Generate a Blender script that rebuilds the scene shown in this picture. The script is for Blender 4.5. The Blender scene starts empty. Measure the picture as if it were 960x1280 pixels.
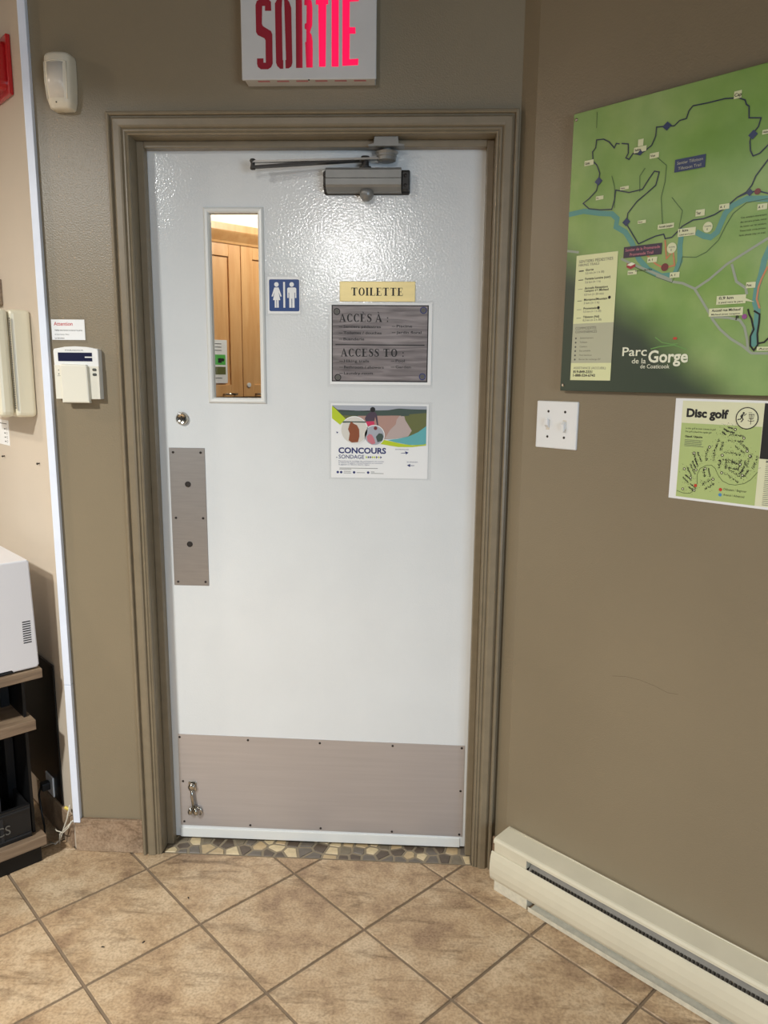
import bpy, bmesh, math, random
from mathutils import Vector, Matrix

random.seed(7)
SC = bpy.context.scene
COL = SC.collection
R = math.radians

# ------------------------------------------------------------------ camera
F_PX, YAW, PITCH, ROLL = 947.32, -0.0487, -0.1796, 0.0099
CAM = Vector((0.1708, -2.0654, 1.4482))
fw = Vector((math.sin(YAW)*math.cos(PITCH), math.cos(YAW)*math.cos(PITCH), math.sin(PITCH)))
rt = Vector((math.cos(YAW), -math.sin(YAW), 0)); up = rt.cross(fw)
c_, s_ = math.cos(ROLL), math.sin(ROLL)
rt, up = c_*rt + s_*up, -s_*rt + c_*up
cd = bpy.data.cameras.new('camera'); cam = bpy.data.objects.new('camera', cd); COL.objects.link(cam)
cd.sensor_fit = 'VERTICAL'; cd.sensor_height = 36.0; cd.lens = 36.0*F_PX/1280.0; cd.clip_start = 0.02
M = Matrix((rt, up, -fw)).transposed().to_4x4(); M.translation = CAM; cam.matrix_world = M
SC.camera = cam

# ------------------------------------------------------------------ world, lights, exposure
SC.view_settings.view_transform = 'Standard'; SC.view_settings.look = 'None'
SC.view_settings.gamma = 1.0; SC.view_settings.use_curve_mapping = False
SC.view_settings.exposure = 0.0
w = bpy.data.worlds.new('world'); SC.world = w; w.use_nodes = True
bg = w.node_tree.nodes['Background']; bg.inputs[0].default_value = (0.86, 0.93, 1.0, 1); bg.inputs[1].default_value = 0.04

def area(name, loc, target, sx, sy, power, color, shape='RECTANGLE', spread=180):
    d = bpy.data.lights.new(name, 'AREA'); d.shape = shape; d.size = sx; d.size_y = sy
    d.energy = power; d.color = color; d.spread = R(spread)
    o = bpy.data.objects.new(name, d); COL.objects.link(o); o.location = loc
    o.rotation_euler = (Vector(target)-Vector(loc)).to_track_quat('-Z', 'Y').to_euler()
    return o
area('ceiling_lamp', (-1.70, -2.15, 2.575), (-1.70, -2.15, 0), 0.24, 0.24, 122, (0.985, 1.0, 0.975), 'DISK', 161)
area('nook_fill_light', (-2.45, -0.75, 2.575), (-2.45, -0.75, 0), 0.22, 0.22, 34, (1.0, 0.87, 0.75), 'DISK', 180)  # warm fill added out of view to brighten the beige wall
area('window_daylight', (2.3, -4.3, 1.25), (0.0, 0.0, 0.55), 1.5, 1.3, 62, (0.66, 0.82, 1.0))
def globe(name, loc, power, radius, color):
    l = bpy.data.lights.new(name, 'POINT'); l.energy = power; l.shadow_soft_size = radius; l.color = color
    o = bpy.data.objects.new(name, l); COL.objects.link(o); o.location = loc
globe('globe_lamp', (-0.42, -4.10, 2.40), 58, 0.17, (1.0, 0.99, 0.97))
globe('hallway_lamp', (-0.15, 1.25, 2.30), 32, 0.12, (1.0, 0.95, 0.88))

# ------------------------------------------------------------------ materials
def nodes(name):
    m = bpy.data.materials.new(name); m.use_nodes = True
    nt = m.node_tree; return m, nt, nt.nodes['Principled BSDF']
def lin(c):
    return tuple((x/12.92 if x <= 0.04045 else ((x+0.055)/1.055)**2.4) for x in c)
def rgb(r, g, b): return lin((r/255.0, g/255.0, b/255.0)) + (1.0,)
def mat(name, col, rough=0.5, metal=0.0, var=0.0, vscale=8.0, bump=0.0, bscale=200.0, spec=None, emit=None, stretch=None, coat=0.0):
    m, nt, p = nodes(name); L = nt.links.new
    p.inputs['Base Color'].default_value = col; p.inputs['Roughness'].default_value = rough
    p.inputs['Metallic'].default_value = metal
    if spec is not None: p.inputs['Specular IOR Level'].default_value = spec
    if coat: p.inputs['Coat Weight'].default_value = coat; p.inputs['Coat Roughness'].default_value = 0.08
    tc = nt.nodes.new('ShaderNodeTexCoord'); src = tc.outputs['Object']
    if stretch:
        mp = nt.nodes.new('ShaderNodeMapping'); mp.inputs['Scale'].default_value = stretch
        L(src, mp.inputs['Vector']); src = mp.outputs['Vector']
    if var:
        n = nt.nodes.new('ShaderNodeTexNoise'); n.inputs['Scale'].default_value = vscale; n.inputs['Detail'].default_value = 5
        L(src, n.inputs['Vector'])
        r = nt.nodes.new('ShaderNodeValToRGB')
        r.color_ramp.elements[0].position = 0.3; r.color_ramp.elements[1].position = 0.7
        r.color_ramp.elements[0].color = tuple(max(0, x*(1-var)) for x in col[:3]) + (1,)
        r.color_ramp.elements[1].color = tuple(min(1, x*(1+var)) for x in col[:3]) + (1,)
        L(n.outputs['Fac'], r.inputs['Fac']); L(r.outputs['Color'], p.inputs['Base Color'])
    if bump:
        n2 = nt.nodes.new('ShaderNodeTexNoise'); n2.inputs['Scale'].default_value = bscale; n2.inputs['Detail'].default_value = 2
        L(src, n2.inputs['Vector'])
        b = nt.nodes.new('ShaderNodeBump'); b.inputs['Strength'].default_value = bump; b.inputs['Distance'].default_value = 0.002
        L(n2.outputs['Fac'], b.inputs['Height']); L(b.outputs['Normal'], p.inputs['Normal'])
    if emit:
        p.inputs['Emission Color'].default_value = emit[0]; p.inputs['Emission Strength'].default_value = emit[1]
    return m

TAUPE = rgb(135, 122, 99)
M_wall = mat('taupe_wall_paint', TAUPE, 0.34, var=0.05, vscale=2.5, bump=0.25, bscale=260)
M_trim = mat('taupe_trim_paint', rgb(132, 119, 97), 0.36, var=0.07, vscale=30, bump=0.05, bscale=90)
M_beige = mat('beige_wall_paint', rgb(202, 189, 171), 0.5, var=0.03, vscale=3, bump=0.15, bscale=260)
M_white_room = mat('white_hall_paint', rgb(240, 236, 226), 0.6, var=0.02, vscale=3)
M_ceil = mat('ceiling_paint', rgb(104, 92, 78), 0.8, var=0.03, vscale=5)
M_door = mat('white_door_enamel', rgb(224, 226, 225), 0.12, var=0.025, vscale=5, bump=0.25, bscale=170, spec=0.7)
M_doortrim = mat('white_bead_enamel', rgb(226, 226, 221), 0.3, bump=0.05, bscale=150)
M_steel = mat('brushed_steel', rgb(172, 167, 163), 0.42, 0.75, var=0.05, vscale=14, bump=0.03, bscale=40, stretch=(1, 1, 12))
M_kick = mat('brushed_kick_plate_steel', rgb(200, 195, 194), 0.36, 0.62, var=0.04, vscale=8, bump=0.03, bscale=60, stretch=(0.4, 1, 12))
M_chrome = mat('worn_chrome', rgb(190, 184, 172), 0.18, 1.0, var=0.1, vscale=60)
M_screw = mat('dark_screw_metal', rgb(58, 52, 48), 0.4, 0.6)
M_hole = mat('dark_bolt_hole', rgb(40, 33, 28), 0.6)
M_closer = mat('grey_closer_metal', rgb(132, 131, 127), 0.36, 0.3, var=0.05, vscale=30)
M_closer_dk = mat('dark_closer_metal', rgb(60, 57, 54), 0.45, 0.5)
M_arm = mat('closer_arm_metal', rgb(150, 146, 140), 0.32, 0.75)
M_white = mat('white_plastic', rgb(232, 232, 230), 0.35)
M_raceway = mat('cool_white_pvc', rgb(226, 232, 244), 0.4, var=0.02, vscale=20)
M_cream = mat('cream_plastic', rgb(222, 212, 190), 0.35, var=0.03, vscale=10)
M_cream2 = mat('cream_enamel', rgb(226, 218, 192), 0.3, var=0.02, vscale=8, bump=0.03, bscale=120)
M_lens = mat('translucent_lens_plastic', rgb(214, 205, 190), 0.28)
M_keypad = mat('ivory_keypad_plastic', rgb(226, 222, 206), 0.35)
M_keypad_w = mat('white_keypad_plastic', rgb(236, 236, 232), 0.3)
M_lcd = mat('dark_blue_display', rgb(38, 40, 66), 0.15)
M_button = mat('grey_rubber_button', rgb(70, 72, 66), 0.5)
M_paper = mat('white_paper', rgb(236, 236, 234), 0.55)
M_ink = mat('black_ink', rgb(22, 20, 20), 0.6)
M_inkgrey = mat('grey_ink', rgb(96, 94, 88), 0.6)
M_inkred = mat('red_ink', rgb(196, 60, 60), 0.6)
M_navy = mat('navy_ink', rgb(34, 44, 104), 0.5)
M_signblue = mat('sign_blue', rgb(24, 62, 122), 0.35)
M_brass = mat('brushed_brass_plate', rgb(232, 212, 150), 0.35, 0.25, var=0.05, vscale=10, stretch=(1, 1, 8))
M_black = mat('black_plastic', rgb(16, 16, 17), 0.5)
M_blackmetal = mat('black_metal_frame', rgb(14, 14, 15), 0.45, 0.3)
M_red = mat('red_alarm_plastic', rgb(176, 22, 26), 0.2, coat=0.4)
M_reddark = mat('dark_red_alarm_lens', rgb(66, 6, 10), 0.15)
M_exit = mat('white_sign_enamel', rgb(205, 203, 200), 0.45, var=0.03, vscale=12)
M_heater = mat('cream_heater_enamel', rgb(216, 208, 184), 0.34, var=0.05, vscale=9, bump=0.04, bscale=60)
M_heater_end = mat('mottled_heater_enamel', rgb(214, 207, 186), 0.5, var=0.1, vscale=70, bump=0.2, bscale=150)
M_fin = mat('dusty_aluminium_fin', rgb(92, 86, 78), 0.6, 0.4)
M_baffle = mat('dusty_galvanised_baffle', rgb(132, 126, 116), 0.6, var=0.15, vscale=30)
M_dark = mat('dark_heater_cavity', rgb(28, 25, 22), 0.8)
M_appl = mat('white_appliance_steel', rgb(226, 224, 226), 0.35)
M_vent = mat('vent_slot_black', rgb(30, 30, 32), 0.7)
M_yellow = mat('yellow_tape', rgb(214, 190, 80), 0.5)
M_cord = mat('white_cord', rgb(206, 198, 180), 0.5)
M_greybox = mat('grey_card', rgb(96, 94, 96), 0.6)

def wood(name, c1, c2, rough=0.45, scale=6, stretch=(1, 1, 12)):
    m, nt, p = nodes(name); L = nt.links.new
    tc = nt.nodes.new('ShaderNodeTexCoord'); mp = nt.nodes.new('ShaderNodeMapping'); mp.inputs['Scale'].default_value = stretch
    L(tc.outputs['Object'], mp.inputs['Vector'])
    n = nt.nodes.new('ShaderNodeTexNoise'); n.inputs['Scale'].default_value = scale; n.inputs['Detail'].default_value = 8; n.inputs['Distortion'].default_value = 0.6
    L(mp.outputs['Vector'], n.inputs['Vector'])
    r = nt.nodes.new('ShaderNodeValToRGB'); r.color_ramp.elements[0].color = c1; r.color_ramp.elements[1].color = c2
    r.color_ramp.elements[0].position = 0.32; r.color_ramp.elements[1].position = 0.68
    L(n.outputs['Fac'], r.inputs['Fac']); L(r.outputs['Color'], p.inputs['Base Color']); p.inputs['Roughness'].default_value = rough
    return m
M_maple = wood('maple_veneer', rgb(214, 158, 98), rgb(228, 178, 120), 0.4, 5, (8, 8, 0.8))
M_walnut = wood('grey_walnut_laminate', rgb(112, 92, 74), rgb(150, 128, 104), 0.45, 6, (1, 6, 14))
M_signwood = wood('weathered_grey_wood_print', rgb(98, 90, 90), rgb(150, 141, 140), 0.35, 7, (1.2, 1, 14))

def tile_mat(name, c1, c2, c3):
    """mottled stone-look ceramic with darker cleft veins; every tile object shows its own patch"""
    m, nt, p = nodes(name); L = nt.links.new; N = nt.nodes.new
    tc = N('ShaderNodeTexCoord'); oi = N('ShaderNodeObjectInfo'); vm = N('ShaderNodeVectorMath'); vm.operation = 'MULTIPLY_ADD'
    cx = N('ShaderNodeCombineXYZ')
    for i in range(3): L(oi.outputs['Random'], cx.inputs[i])
    L(cx.outputs[0], vm.inputs[0]); vm.inputs[1].default_value = (37, 53, 11); L(tc.outputs['Object'], vm.inputs[2])
    n1 = N('ShaderNodeTexNoise'); n1.inputs['Scale'].default_value = 7; n1.inputs['Detail'].default_value = 9; n1.inputs['Roughness'].default_value = 0.68
    L(vm.outputs[0], n1.inputs['Vector'])
    r1 = N('ShaderNodeValToRGB'); e = r1.color_ramp.elements
    e[0].position = 0.36; e[0].color = c3; e[1].position = 0.62; e[1].color = c1
    k = e.new(0.47); k.color = c2
    L(n1.outputs['Fac'], r1.inputs['Fac'])
    mp = N('ShaderNodeMapping'); mp.inputs['Scale'].default_value = (2.2, 9, 4); mp.inputs['Rotation'].default_value = (0, 0, 0.5)
    L(vm.outputs[0], mp.inputs['Vector'])
    n2 = N('ShaderNodeTexNoise'); n2.inputs['Scale'].default_value = 2.6; n2.inputs['Detail'].default_value = 10; n2.inputs['Roughness'].default_value = 0.72; n2.inputs['Distortion'].default_value = 0.7
    L(mp.outputs['Vector'], n2.inputs['Vector'])
    r2 = N('ShaderNodeValToRGB'); r2.color_ramp.elements[0].position = 0.28; r2.color_ramp.elements[0].color = (0.30, 0.25, 0.20, 1)
    r2.color_ramp.elements[1].position = 0.49; r2.color_ramp.elements[1].color = (1, 1, 1, 1)
    L(n2.outputs['Fac'], r2.inputs['Fac'])
    mx = N('ShaderNodeMix'); mx.data_type = 'RGBA'; mx.blend_type = 'MULTIPLY'; mx.inputs[0].default_value = 0.85
    L(r1.outputs['Color'], mx.inputs[6]); L(r2.outputs['Color'], mx.inputs[7])
    n3 = N('ShaderNodeTexNoise'); n3.inputs['Scale'].default_value = 160; n3.inputs['Detail'].default_value = 3
    L(vm.outputs[0], n3.inputs['Vector'])
    r3 = N('ShaderNodeValToRGB'); r3.color_ramp.elements[0].position = 0.3; r3.color_ramp.elements[0].color = (0.60, 0.56, 0.52, 1); r3.color_ramp.elements[1].position = 0.6; r3.color_ramp.elements[1].color = (1, 1, 1, 1)
    L(n3.outputs['Fac'], r3.inputs['Fac'])
    mx2 = N('ShaderNodeMix'); mx2.data_type = 'RGBA'; mx2.blend_type = 'MULTIPLY'; mx2.inputs[0].default_value = 0.8
    L(mx.outputs[2], mx2.inputs[6]); L(r3.outputs['Color'], mx2.inputs[7])
    L(mx2.outputs[2], p.inputs['Base Color']); p.inputs['Roughness'].default_value = 0.48
    b = N('ShaderNodeBump'); b.inputs['Strength'].default_value = 0.3; b.inputs['Distance'].default_value = 0.002
    L(n2.outputs['Fac'], b.inputs['Height']); L(b.outputs['Normal'], p.inputs['Normal'])
    return m
M_tile = tile_mat('beige_stone_tile', rgb(206, 182, 150), rgb(188, 160, 126), rgb(158, 130, 102))
M_basetile = tile_mat('brown_stone_base_tile', rgb(180, 156, 130), rgb(162, 136, 110), rgb(138, 112, 90))
M_grout = mat('grey_brown_grout', rgb(124, 106, 86), 0.9, var=0.12, vscale=30, bump=0.3, bscale=300)
M_grout2 = mat('threshold_grout', rgb(140, 127, 106), 0.9, var=0.1, vscale=40, bump=0.3, bscale=300)
M_stones = [mat('cream_stone', rgb(206, 186, 148), 0.45, var=0.14, vscale=45), mat('tan_stone', rgb(186, 162, 124), 0.45, var=0.14, vscale=45),
            mat('olive_grey_stone', rgb(122, 111, 93), 0.45, var=0.14, vscale=45), mat('dark_brown_stone', rgb(92, 79, 67), 0.45, var=0.15, vscale=45),
            mat('slate_grey_stone', rgb(108, 99, 89), 0.45, var=0.14, vscale=45)]

def clear(name, tint, amount, rough=0.06):
    m = bpy.data.materials.new(name); m.use_nodes = True; nt = m.node_tree; nt.nodes.clear(); N = nt.nodes.new; L = nt.links.new
    o = N('ShaderNodeOutputMaterial'); t = N('ShaderNodeBsdfTransparent'); t.inputs[0].default_value = tint
    g = N('ShaderNodeBsdfGlossy'); g.inputs['Roughness'].default_value = rough
    mx = N('ShaderNodeMixShader'); mx.inputs[0].default_value = amount
    L(t.outputs[0], mx.inputs[1]); L(g.outputs[0], mx.inputs[2]); L(mx.outputs[0], o.inputs[0])
    return m
M_glass = clear('window_glass', (0.97, 0.98, 0.97, 1), 0.045)
M_film = clear('laminating_film', (0.99, 0.99, 0.99, 1), 0.05, 0.10)

def exit_mat():
    """red diffuser, lit by a short lamp strip standing behind the right half of the sign"""
    m, nt, p = nodes('red_backlit_diffuser'); N = nt.nodes.new; L = nt.links.new
    p.inputs['Base Color'].default_value = rgb(110, 4, 14); p.inputs['Roughness'].default_value = 0.6
    tc = N('ShaderNodeTexCoord'); sx = N('ShaderNodeSeparateXYZ'); L(tc.outputs['Object'], sx.inputs[0])
    mr = N('ShaderNodeMapRange'); mr.interpolation_type = 'SMOOTHSTEP'
    mr.inputs[1].default_value = 0.135; mr.inputs[2].default_value = 0.205; mr.inputs[3].default_value = 0.06; mr.inputs[4].default_value = 1.15
    L(sx.outputs[0], mr.inputs[0]); L(mr.outputs[0], p.inputs['Emission Strength'])
    p.inputs['Emission Color'].default_value = (1.0, 0.0, 0.075, 1)
    return m
M_exitred = exit_mat()

def map_mat():
    m, nt, p = nodes('park_map_print'); N = nt.nodes.new; L = nt.links.new
    tc = N('ShaderNodeTexCoord'); sx = N('ShaderNodeSeparateXYZ'); L(tc.outputs['Object'], sx.inputs[0])
    n = N('ShaderNodeTexNoise'); n.inputs['Scale'].default_value = 9; n.inputs['Detail'].default_value = 5; L(tc.outputs['Object'], n.inputs['Vector'])
    n2 = N('ShaderNodeTexNoise'); n2.inputs['Scale'].default_value = 3.2; n2.inputs['Detail'].default_value = 3; L(tc.outputs['Object'], n2.inputs['Vector'])
    r = N('ShaderNodeValToRGB'); e = r.color_ramp.elements
    e[0].position = 0.34; e[0].color = rgb(112, 148, 64); e[1].position = 0.68; e[1].color = rgb(168, 190, 112)
    k = e.new(0.5); k.color = rgb(134, 168, 84); L(n.outputs['Fac'], r.inputs['Fac'])
    r2 = N('ShaderNodeValToRGB'); r2.color_ramp.elements[0].position = 0.38; r2.color_ramp.elements[1].position = 0.62
    r2.color_ramp.elements[0].color = rgb(116, 158, 58); r2.color_ramp.elements[1].color = rgb(152, 178, 120); L(n2.outputs['Fac'], r2.inputs['Fac'])
    mx = N('ShaderNodeMix'); mx.data_type = 'RGBA'; mx.inputs[0].default_value = 0.55; L(r.outputs[0], mx.inputs[6]); L(r2.outputs[0], mx.inputs[7])
    # printed dark forest corner: x/0.50 + z/0.34 < 1
    a = N('ShaderNodeMath'); a.operation = 'MULTIPLY'; a.inputs[1].default_value = 1/0.47; L(sx.outputs[0], a.inputs[0])
    b = N('ShaderNodeMath'); b.operation = 'MULTIPLY_ADD'; b.inputs[1].default_value = 1/0.36; L(sx.outputs[2], b.inputs[0]); L(a.outputs[0], b.inputs[2])
    cc = N('ShaderNodeMath'); cc.operation = 'MULTIPLY_ADD'; cc.inputs[1].default_value = 0.35; L(n2.outputs['Fac'], cc.inputs[0]); L(b.outputs[0], cc.inputs[2])
    mr = N('ShaderNodeMapRange'); mr.interpolation_type = 'SMOOTHSTEP'; mr.inputs[1].default_value = 0.86; mr.inputs[2].default_value = 1.28
    L(cc.outputs[0], mr.inputs[0])
    mx2 = N('ShaderNodeMix'); mx2.data_type = 'RGBA'; mx2.inputs[6].default_value = rgb(58, 70, 56); L(mr.outputs[0], mx2.inputs[0]); L(mx.outputs[2], mx2.inputs[7])
    L(mx2.outputs[2], p.inputs['Base Color']); p.inputs['Roughness'].default_value = 0.32
    return m
M_map = map_mat()
def flatink(name, r, g, b): return mat(name, rgb(r, g, b), 0.4)
M_teal = flatink('river_teal_ink', 92, 152, 142); M_trail = flatink('trail_navy_ink', 36, 46, 70); M_road = flatink('road_grey_ink', 158, 166, 148)
M_orange = flatink('orange_path_ink', 206, 134, 92); M_thin = flatink('footpath_green_ink', 74, 104, 62); M_lab = flatink('cream_label_ink', 222, 224, 182)
M_navybox = flatink('navy_box_ink', 44, 58, 98); M_plum = flatink('plum_box_ink', 62, 48, 66); M_pinkink = flatink('pink_ink', 200, 120, 130); M_reddot = flatink('dark_red_ink', 120, 46, 46)
M_purple = flatink('purple_ink', 150, 70, 140); M_legend = flatink('legend_cream_ink', 226, 228, 176); M_leggrey = flatink('legend_grey_ink', 186, 186, 158)
M_logo = flatink('logo_cream_ink', 238, 238, 214); M_logogreen = flatink('logo_green_ink', 112, 158, 84); M_roofred = flatink('red_roof_ink', 170, 48, 56)
M_dgreen = flatink('poster_green_ink', 178, 196, 126); M_dcream = flatink('poster_cream_ink', 226, 226, 190); M_blueink = flatink('blue_dot_ink', 76, 140, 190); M_redink = flatink('red_dot_ink', 200, 66, 46)
M_dline = flatink('poster_line_ink', 96, 112, 66)
M_lime = flatink('lime_ink', 186, 204, 40); M_aqua = flatink('aqua_ink', 98, 172, 176); M_sky = flatink('photo_sky_ink', 168, 172, 180); M_hill = flatink('photo_hill_ink', 66, 82, 74)
M_field = flatink('photo_earth_ink', 176, 140, 128); M_path = flatink('photo_path_ink', 184, 166, 160); M_olive = flatink('photo_meadow_ink', 104, 108, 60)
M_jacket = flatink('photo_jacket_ink', 76, 62, 76); M_pink = flatink('photo_pink_ink', 206, 52, 92); M_hair = flatink('photo_hair_ink', 140, 78, 48); M_skyw = flatink('photo_haze_ink', 214, 210, 200)
M_green1 = flatink('sheet_green_ink', 92, 184, 84)

# ------------------------------------------------------------------ mesh building
class MB:
    def __init__(s): s.bm = bmesh.new()
    def box(s, x0, x1, y0, y1, z0, z1, bev=0.0, seg=2):
        r = bmesh.ops.create_cube(s.bm, size=1.0); vs = r['verts']
        for v in vs: v.co = Vector(((x0+x1)/2+v.co.x*(x1-x0), (y0+y1)/2+v.co.y*(y1-y0), (z0+z1)/2+v.co.z*(z1-z0)))
        if bev:
            es = list({e for v in vs for e in v.link_edges})
            bmesh.ops.bevel(s.bm, geom=es, offset=bev, segments=seg, affect='EDGES', profile=0.5)
        return s
    def flat(s, pts, y):                     # pts (x,z) counter-clockwise, seen from -y
        a = sum(p[0]*q[1]-q[0]*p[1] for p, q in zip(pts, pts[1:]+pts[:1]))
        if a < 0: pts = pts[::-1]
        s.k = getattr(s, 'k', 0)+1; y -= 1e-6*(s.k % 40)
        s.bm.faces.new([s.bm.verts.new((p[0], y, p[1])) for p in pts]).normal_update(); return s
    def rect(s, x0, x1, z0, z1, y): return s.flat([(x0, z0), (x1, z0), (x1, z1), (x0, z1)], y)
    def prism(s, pts, yf, yb, bev=0.0):      # (x,z) outline extruded along y
        a = sum(p[0]*q[1]-q[0]*p[1] for p, q in zip(pts, pts[1:]+pts[:1]))
        if a < 0: pts = pts[::-1]
        f = [s.bm.verts.new((p[0], yf, p[1])) for p in pts]; b = [s.bm.verts.new((p[0], yb, p[1])) for p in pts]
        ff = s.bm.faces.new(f); s.bm.faces.new(b[::-1]); n = len(pts)
        for i in range(n): s.bm.faces.new([f[i], b[i], b[(i+1) % n], f[(i+1) % n]])
        if bev: bmesh.ops.bevel(s.bm, geom=list(ff.edges), offset=bev, segments=2, affect='EDGES', profile=0.5)
        return s
    def plan(s, pts, z0, z1, bev=0.0):       # (x,y) outline extruded along z
        a = sum(p[0]*q[1]-q[0]*p[1] for p, q in zip(pts, pts[1:]+pts[:1]))
        if a < 0: pts = pts[::-1]
        t = [s.bm.verts.new((p[0], p[1], z1)) for p in pts]; b = [s.bm.verts.new((p[0], p[1], z0)) for p in pts]
        ft = s.bm.faces.new(t); s.bm.faces.new(b[::-1]); n = len(pts)
        for i in range(n): s.bm.faces.new([t[i], b[i], b[(i+1) % n], t[(i+1) % n]])
        if bev: bmesh.ops.bevel(s.bm, geom=list(ft.edges), offset=bev, segments=1, affect='EDGES')
        return s
    def extr(s, prof, x0, x1, cap=True):     # (y,z) profile extruded along x
        a = [s.bm.verts.new((x0, p[0], p[1])) for p in prof]; b = [s.bm.verts.new((x1, p[0], p[1])) for p in prof]; n = len(prof)
        for i in range(n): s.bm.faces.new([a[i], a[(i+1) % n], b[(i+1) % n], b[i]])
        if cap: s.bm.faces.new(a[::-1]); s.bm.faces.new(b)
        bmesh.ops.recalc_face_normals(s.bm, faces=s.bm.faces[:]); return s
    def lathe(s, p0, ax, prof, n=20):        # prof [(t along axis, radius)]
        ax = Vector(ax).normalized(); p0 = Vector(p0); u = ax.orthogonal().normalized(); v = ax.cross(u); rings = []
        for t, r in prof:
            if r < 1e-6: rings.append([s.bm.verts.new(p0+ax*t)])
            else: rings.append([s.bm.verts.new(p0+ax*t+(u*math.cos(2*math.pi*i/n)+v*math.sin(2*math.pi*i/n))*r) for i in range(n)])
        fs = []
        for a, b in zip(rings, rings[1:]):
            for i in range(n):
                j = (i+1) % n
                if len(a) == 1 and len(b) == 1: continue
                if len(a) == 1: fs.append(s.bm.faces.new([a[0], b[j], b[i]]))
                elif len(b) == 1: fs.append(s.bm.faces.new([a[i], a[j], b[0]]))
                else: fs.append(s.bm.faces.new([a[i], a[j], b[j], b[i]]))
        if len(rings[0]) > 1: fs.append(s.bm.faces.new(rings[0]))
        if len(rings[-1]) > 1: fs.append(s.bm.faces.new(rings[-1]))
        bmesh.ops.recalc_face_normals(s.bm, faces=fs); return s
    def cyl(s, p0, p1, r, n=16):
        d = Vector(p1)-Vector(p0); return s.lathe(p0, d, [(0, r), (d.length, r)], n)
    def tube(s, pts, r, n=8):
        pts = [Vector(p) for p in pts]; rings = []; u = None
        for i, p in enumerate(pts):
            t = (pts[min(i+1, len(pts)-1)]-pts[max(i-1, 0)]).normalized()
            u = t.orthogonal().normalized() if u is None else (u-t*u.dot(t)).normalized()
            v = t.cross(u); rings.append([s.bm.verts.new(p+(u*math.cos(2*math.pi*k/n)+v*math.sin(2*math.pi*k/n))*r) for k in range(n)])
        for a, b in zip(rings, rings[1:]):
            for i in range(n): s.bm.faces.new([a[i], a[(i+1) % n], b[(i+1) % n], b[i]])
        s.bm.faces.new(rings[0][::-1]); s.bm.faces.new(rings[-1]); return s
    def ribbon(s, pts, wd, y):               # flat printed line
        pts = [Vector(p) for p in pts]; L = []; Rr = []
        for i, p in enumerate(pts):
            d0 = (p-pts[i-1]).normalized() if i else None; d1 = (pts[i+1]-p).normalized() if i < len(pts)-1 else None
            d = d1 if d0 is None else d0 if d1 is None else (d0+d1).normalized() if (d0+d1).length > 0.2 else d0
            k = 1.0 if d0 is None or d1 is None else 1/max(0.55, d.dot(d1))
            nn = Vector((-d.y, d.x))*wd*0.5*k; L.append(p+nn); Rr.append(p-nn)
        for i in range(len(pts)-1): s.flat([tuple(Rr[i]), tuple(Rr[i+1]), tuple(L[i+1]), tuple(L[i])], y)
        return s
    def disc(s, cx, cz, r, y, n=24, rz=None):
        return s.flat([(cx+r*math.cos(2*math.pi*i/n), cz+(rz or r)*math.sin(2*math.pi*i/n)) for i in range(n)], y)
    def ring(s, cx, cz, r0, r1, y, n=28):
        for i in range(n):
            a, b = 2*math.pi*i/n, 2*math.pi*(i+1)/n
            s.flat([(cx+r0*math.cos(a), cz+r0*math.sin(a)), (cx+r1*math.cos(a), cz+r1*math.sin(a)), (cx+r1*math.cos(b), cz+r1*math.sin(b)), (cx+r0*math.cos(b), cz+r0*math.sin(b))], y)
        return s
    def text(s, txt, x0, z0, h, y, w=None, bold=0.0, shear=0.0):
        """lettering; h = cap height; w = exact width (optional)"""
        cu = bpy.data.curves.new('t', 'FONT'); cu.body = txt; cu.size = 1.0; cu.offset = bold; cu.shear = shear; cu.resolution_u = 3
        o = bpy.data.objects.new('t', cu); COL.objects.link(o)
        dg = bpy.context.evaluated_depsgraph_get(); me = bpy.data.meshes.new_from_object(o.evaluated_get(dg))
        xs = [v.co.x for v in me.vertices] or [0, 1]
        kx = h/CAPH if w is None else w/(max(xs)-min(xs)); kz = h/CAPH; mn = min(xs)
        vs = [s.bm.verts.new((x0+(v.co.x-mn)*kx, y, z0+v.co.y*kz)) for v in me.vertices]
        for pgn in me.polygons:
            try: s.bm.faces.new([vs[i] for i in pgn.vertices])
            except ValueError: pass
        bpy.data.objects.remove(o); bpy.data.curves.remove(cu); bpy.data.meshes.remove(me); return s
    def build(s, name, m, parent=None, smooth=False, loc=None, label=None):
        me = bpy.data.meshes.new(name); s.bm.to_mesh(me); s.bm.free()
        if m: me.materials.append(m)
        if smooth:
            for p in me.polygons: p.use_smooth = True
        o = bpy.data.objects.new(name, me); COL.objects.link(o)
        if parent: o.parent = parent
        if loc: o.location = loc
        if label: o['label'] = label
        return o
def _caph():
    cu = bpy.data.curves.new('t', 'FONT'); cu.body = 'H'; o = bpy.data.objects.new('t', cu); COL.objects.link(o)
    me = bpy.data.meshes.new_from_object(o.evaluated_get(bpy.context.evaluated_depsgraph_get())); h = max(v.co.y for v in me.vertices)
    bpy.data.objects.remove(o); bpy.data.meshes.remove(me); return h
CAPH = _caph()

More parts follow.
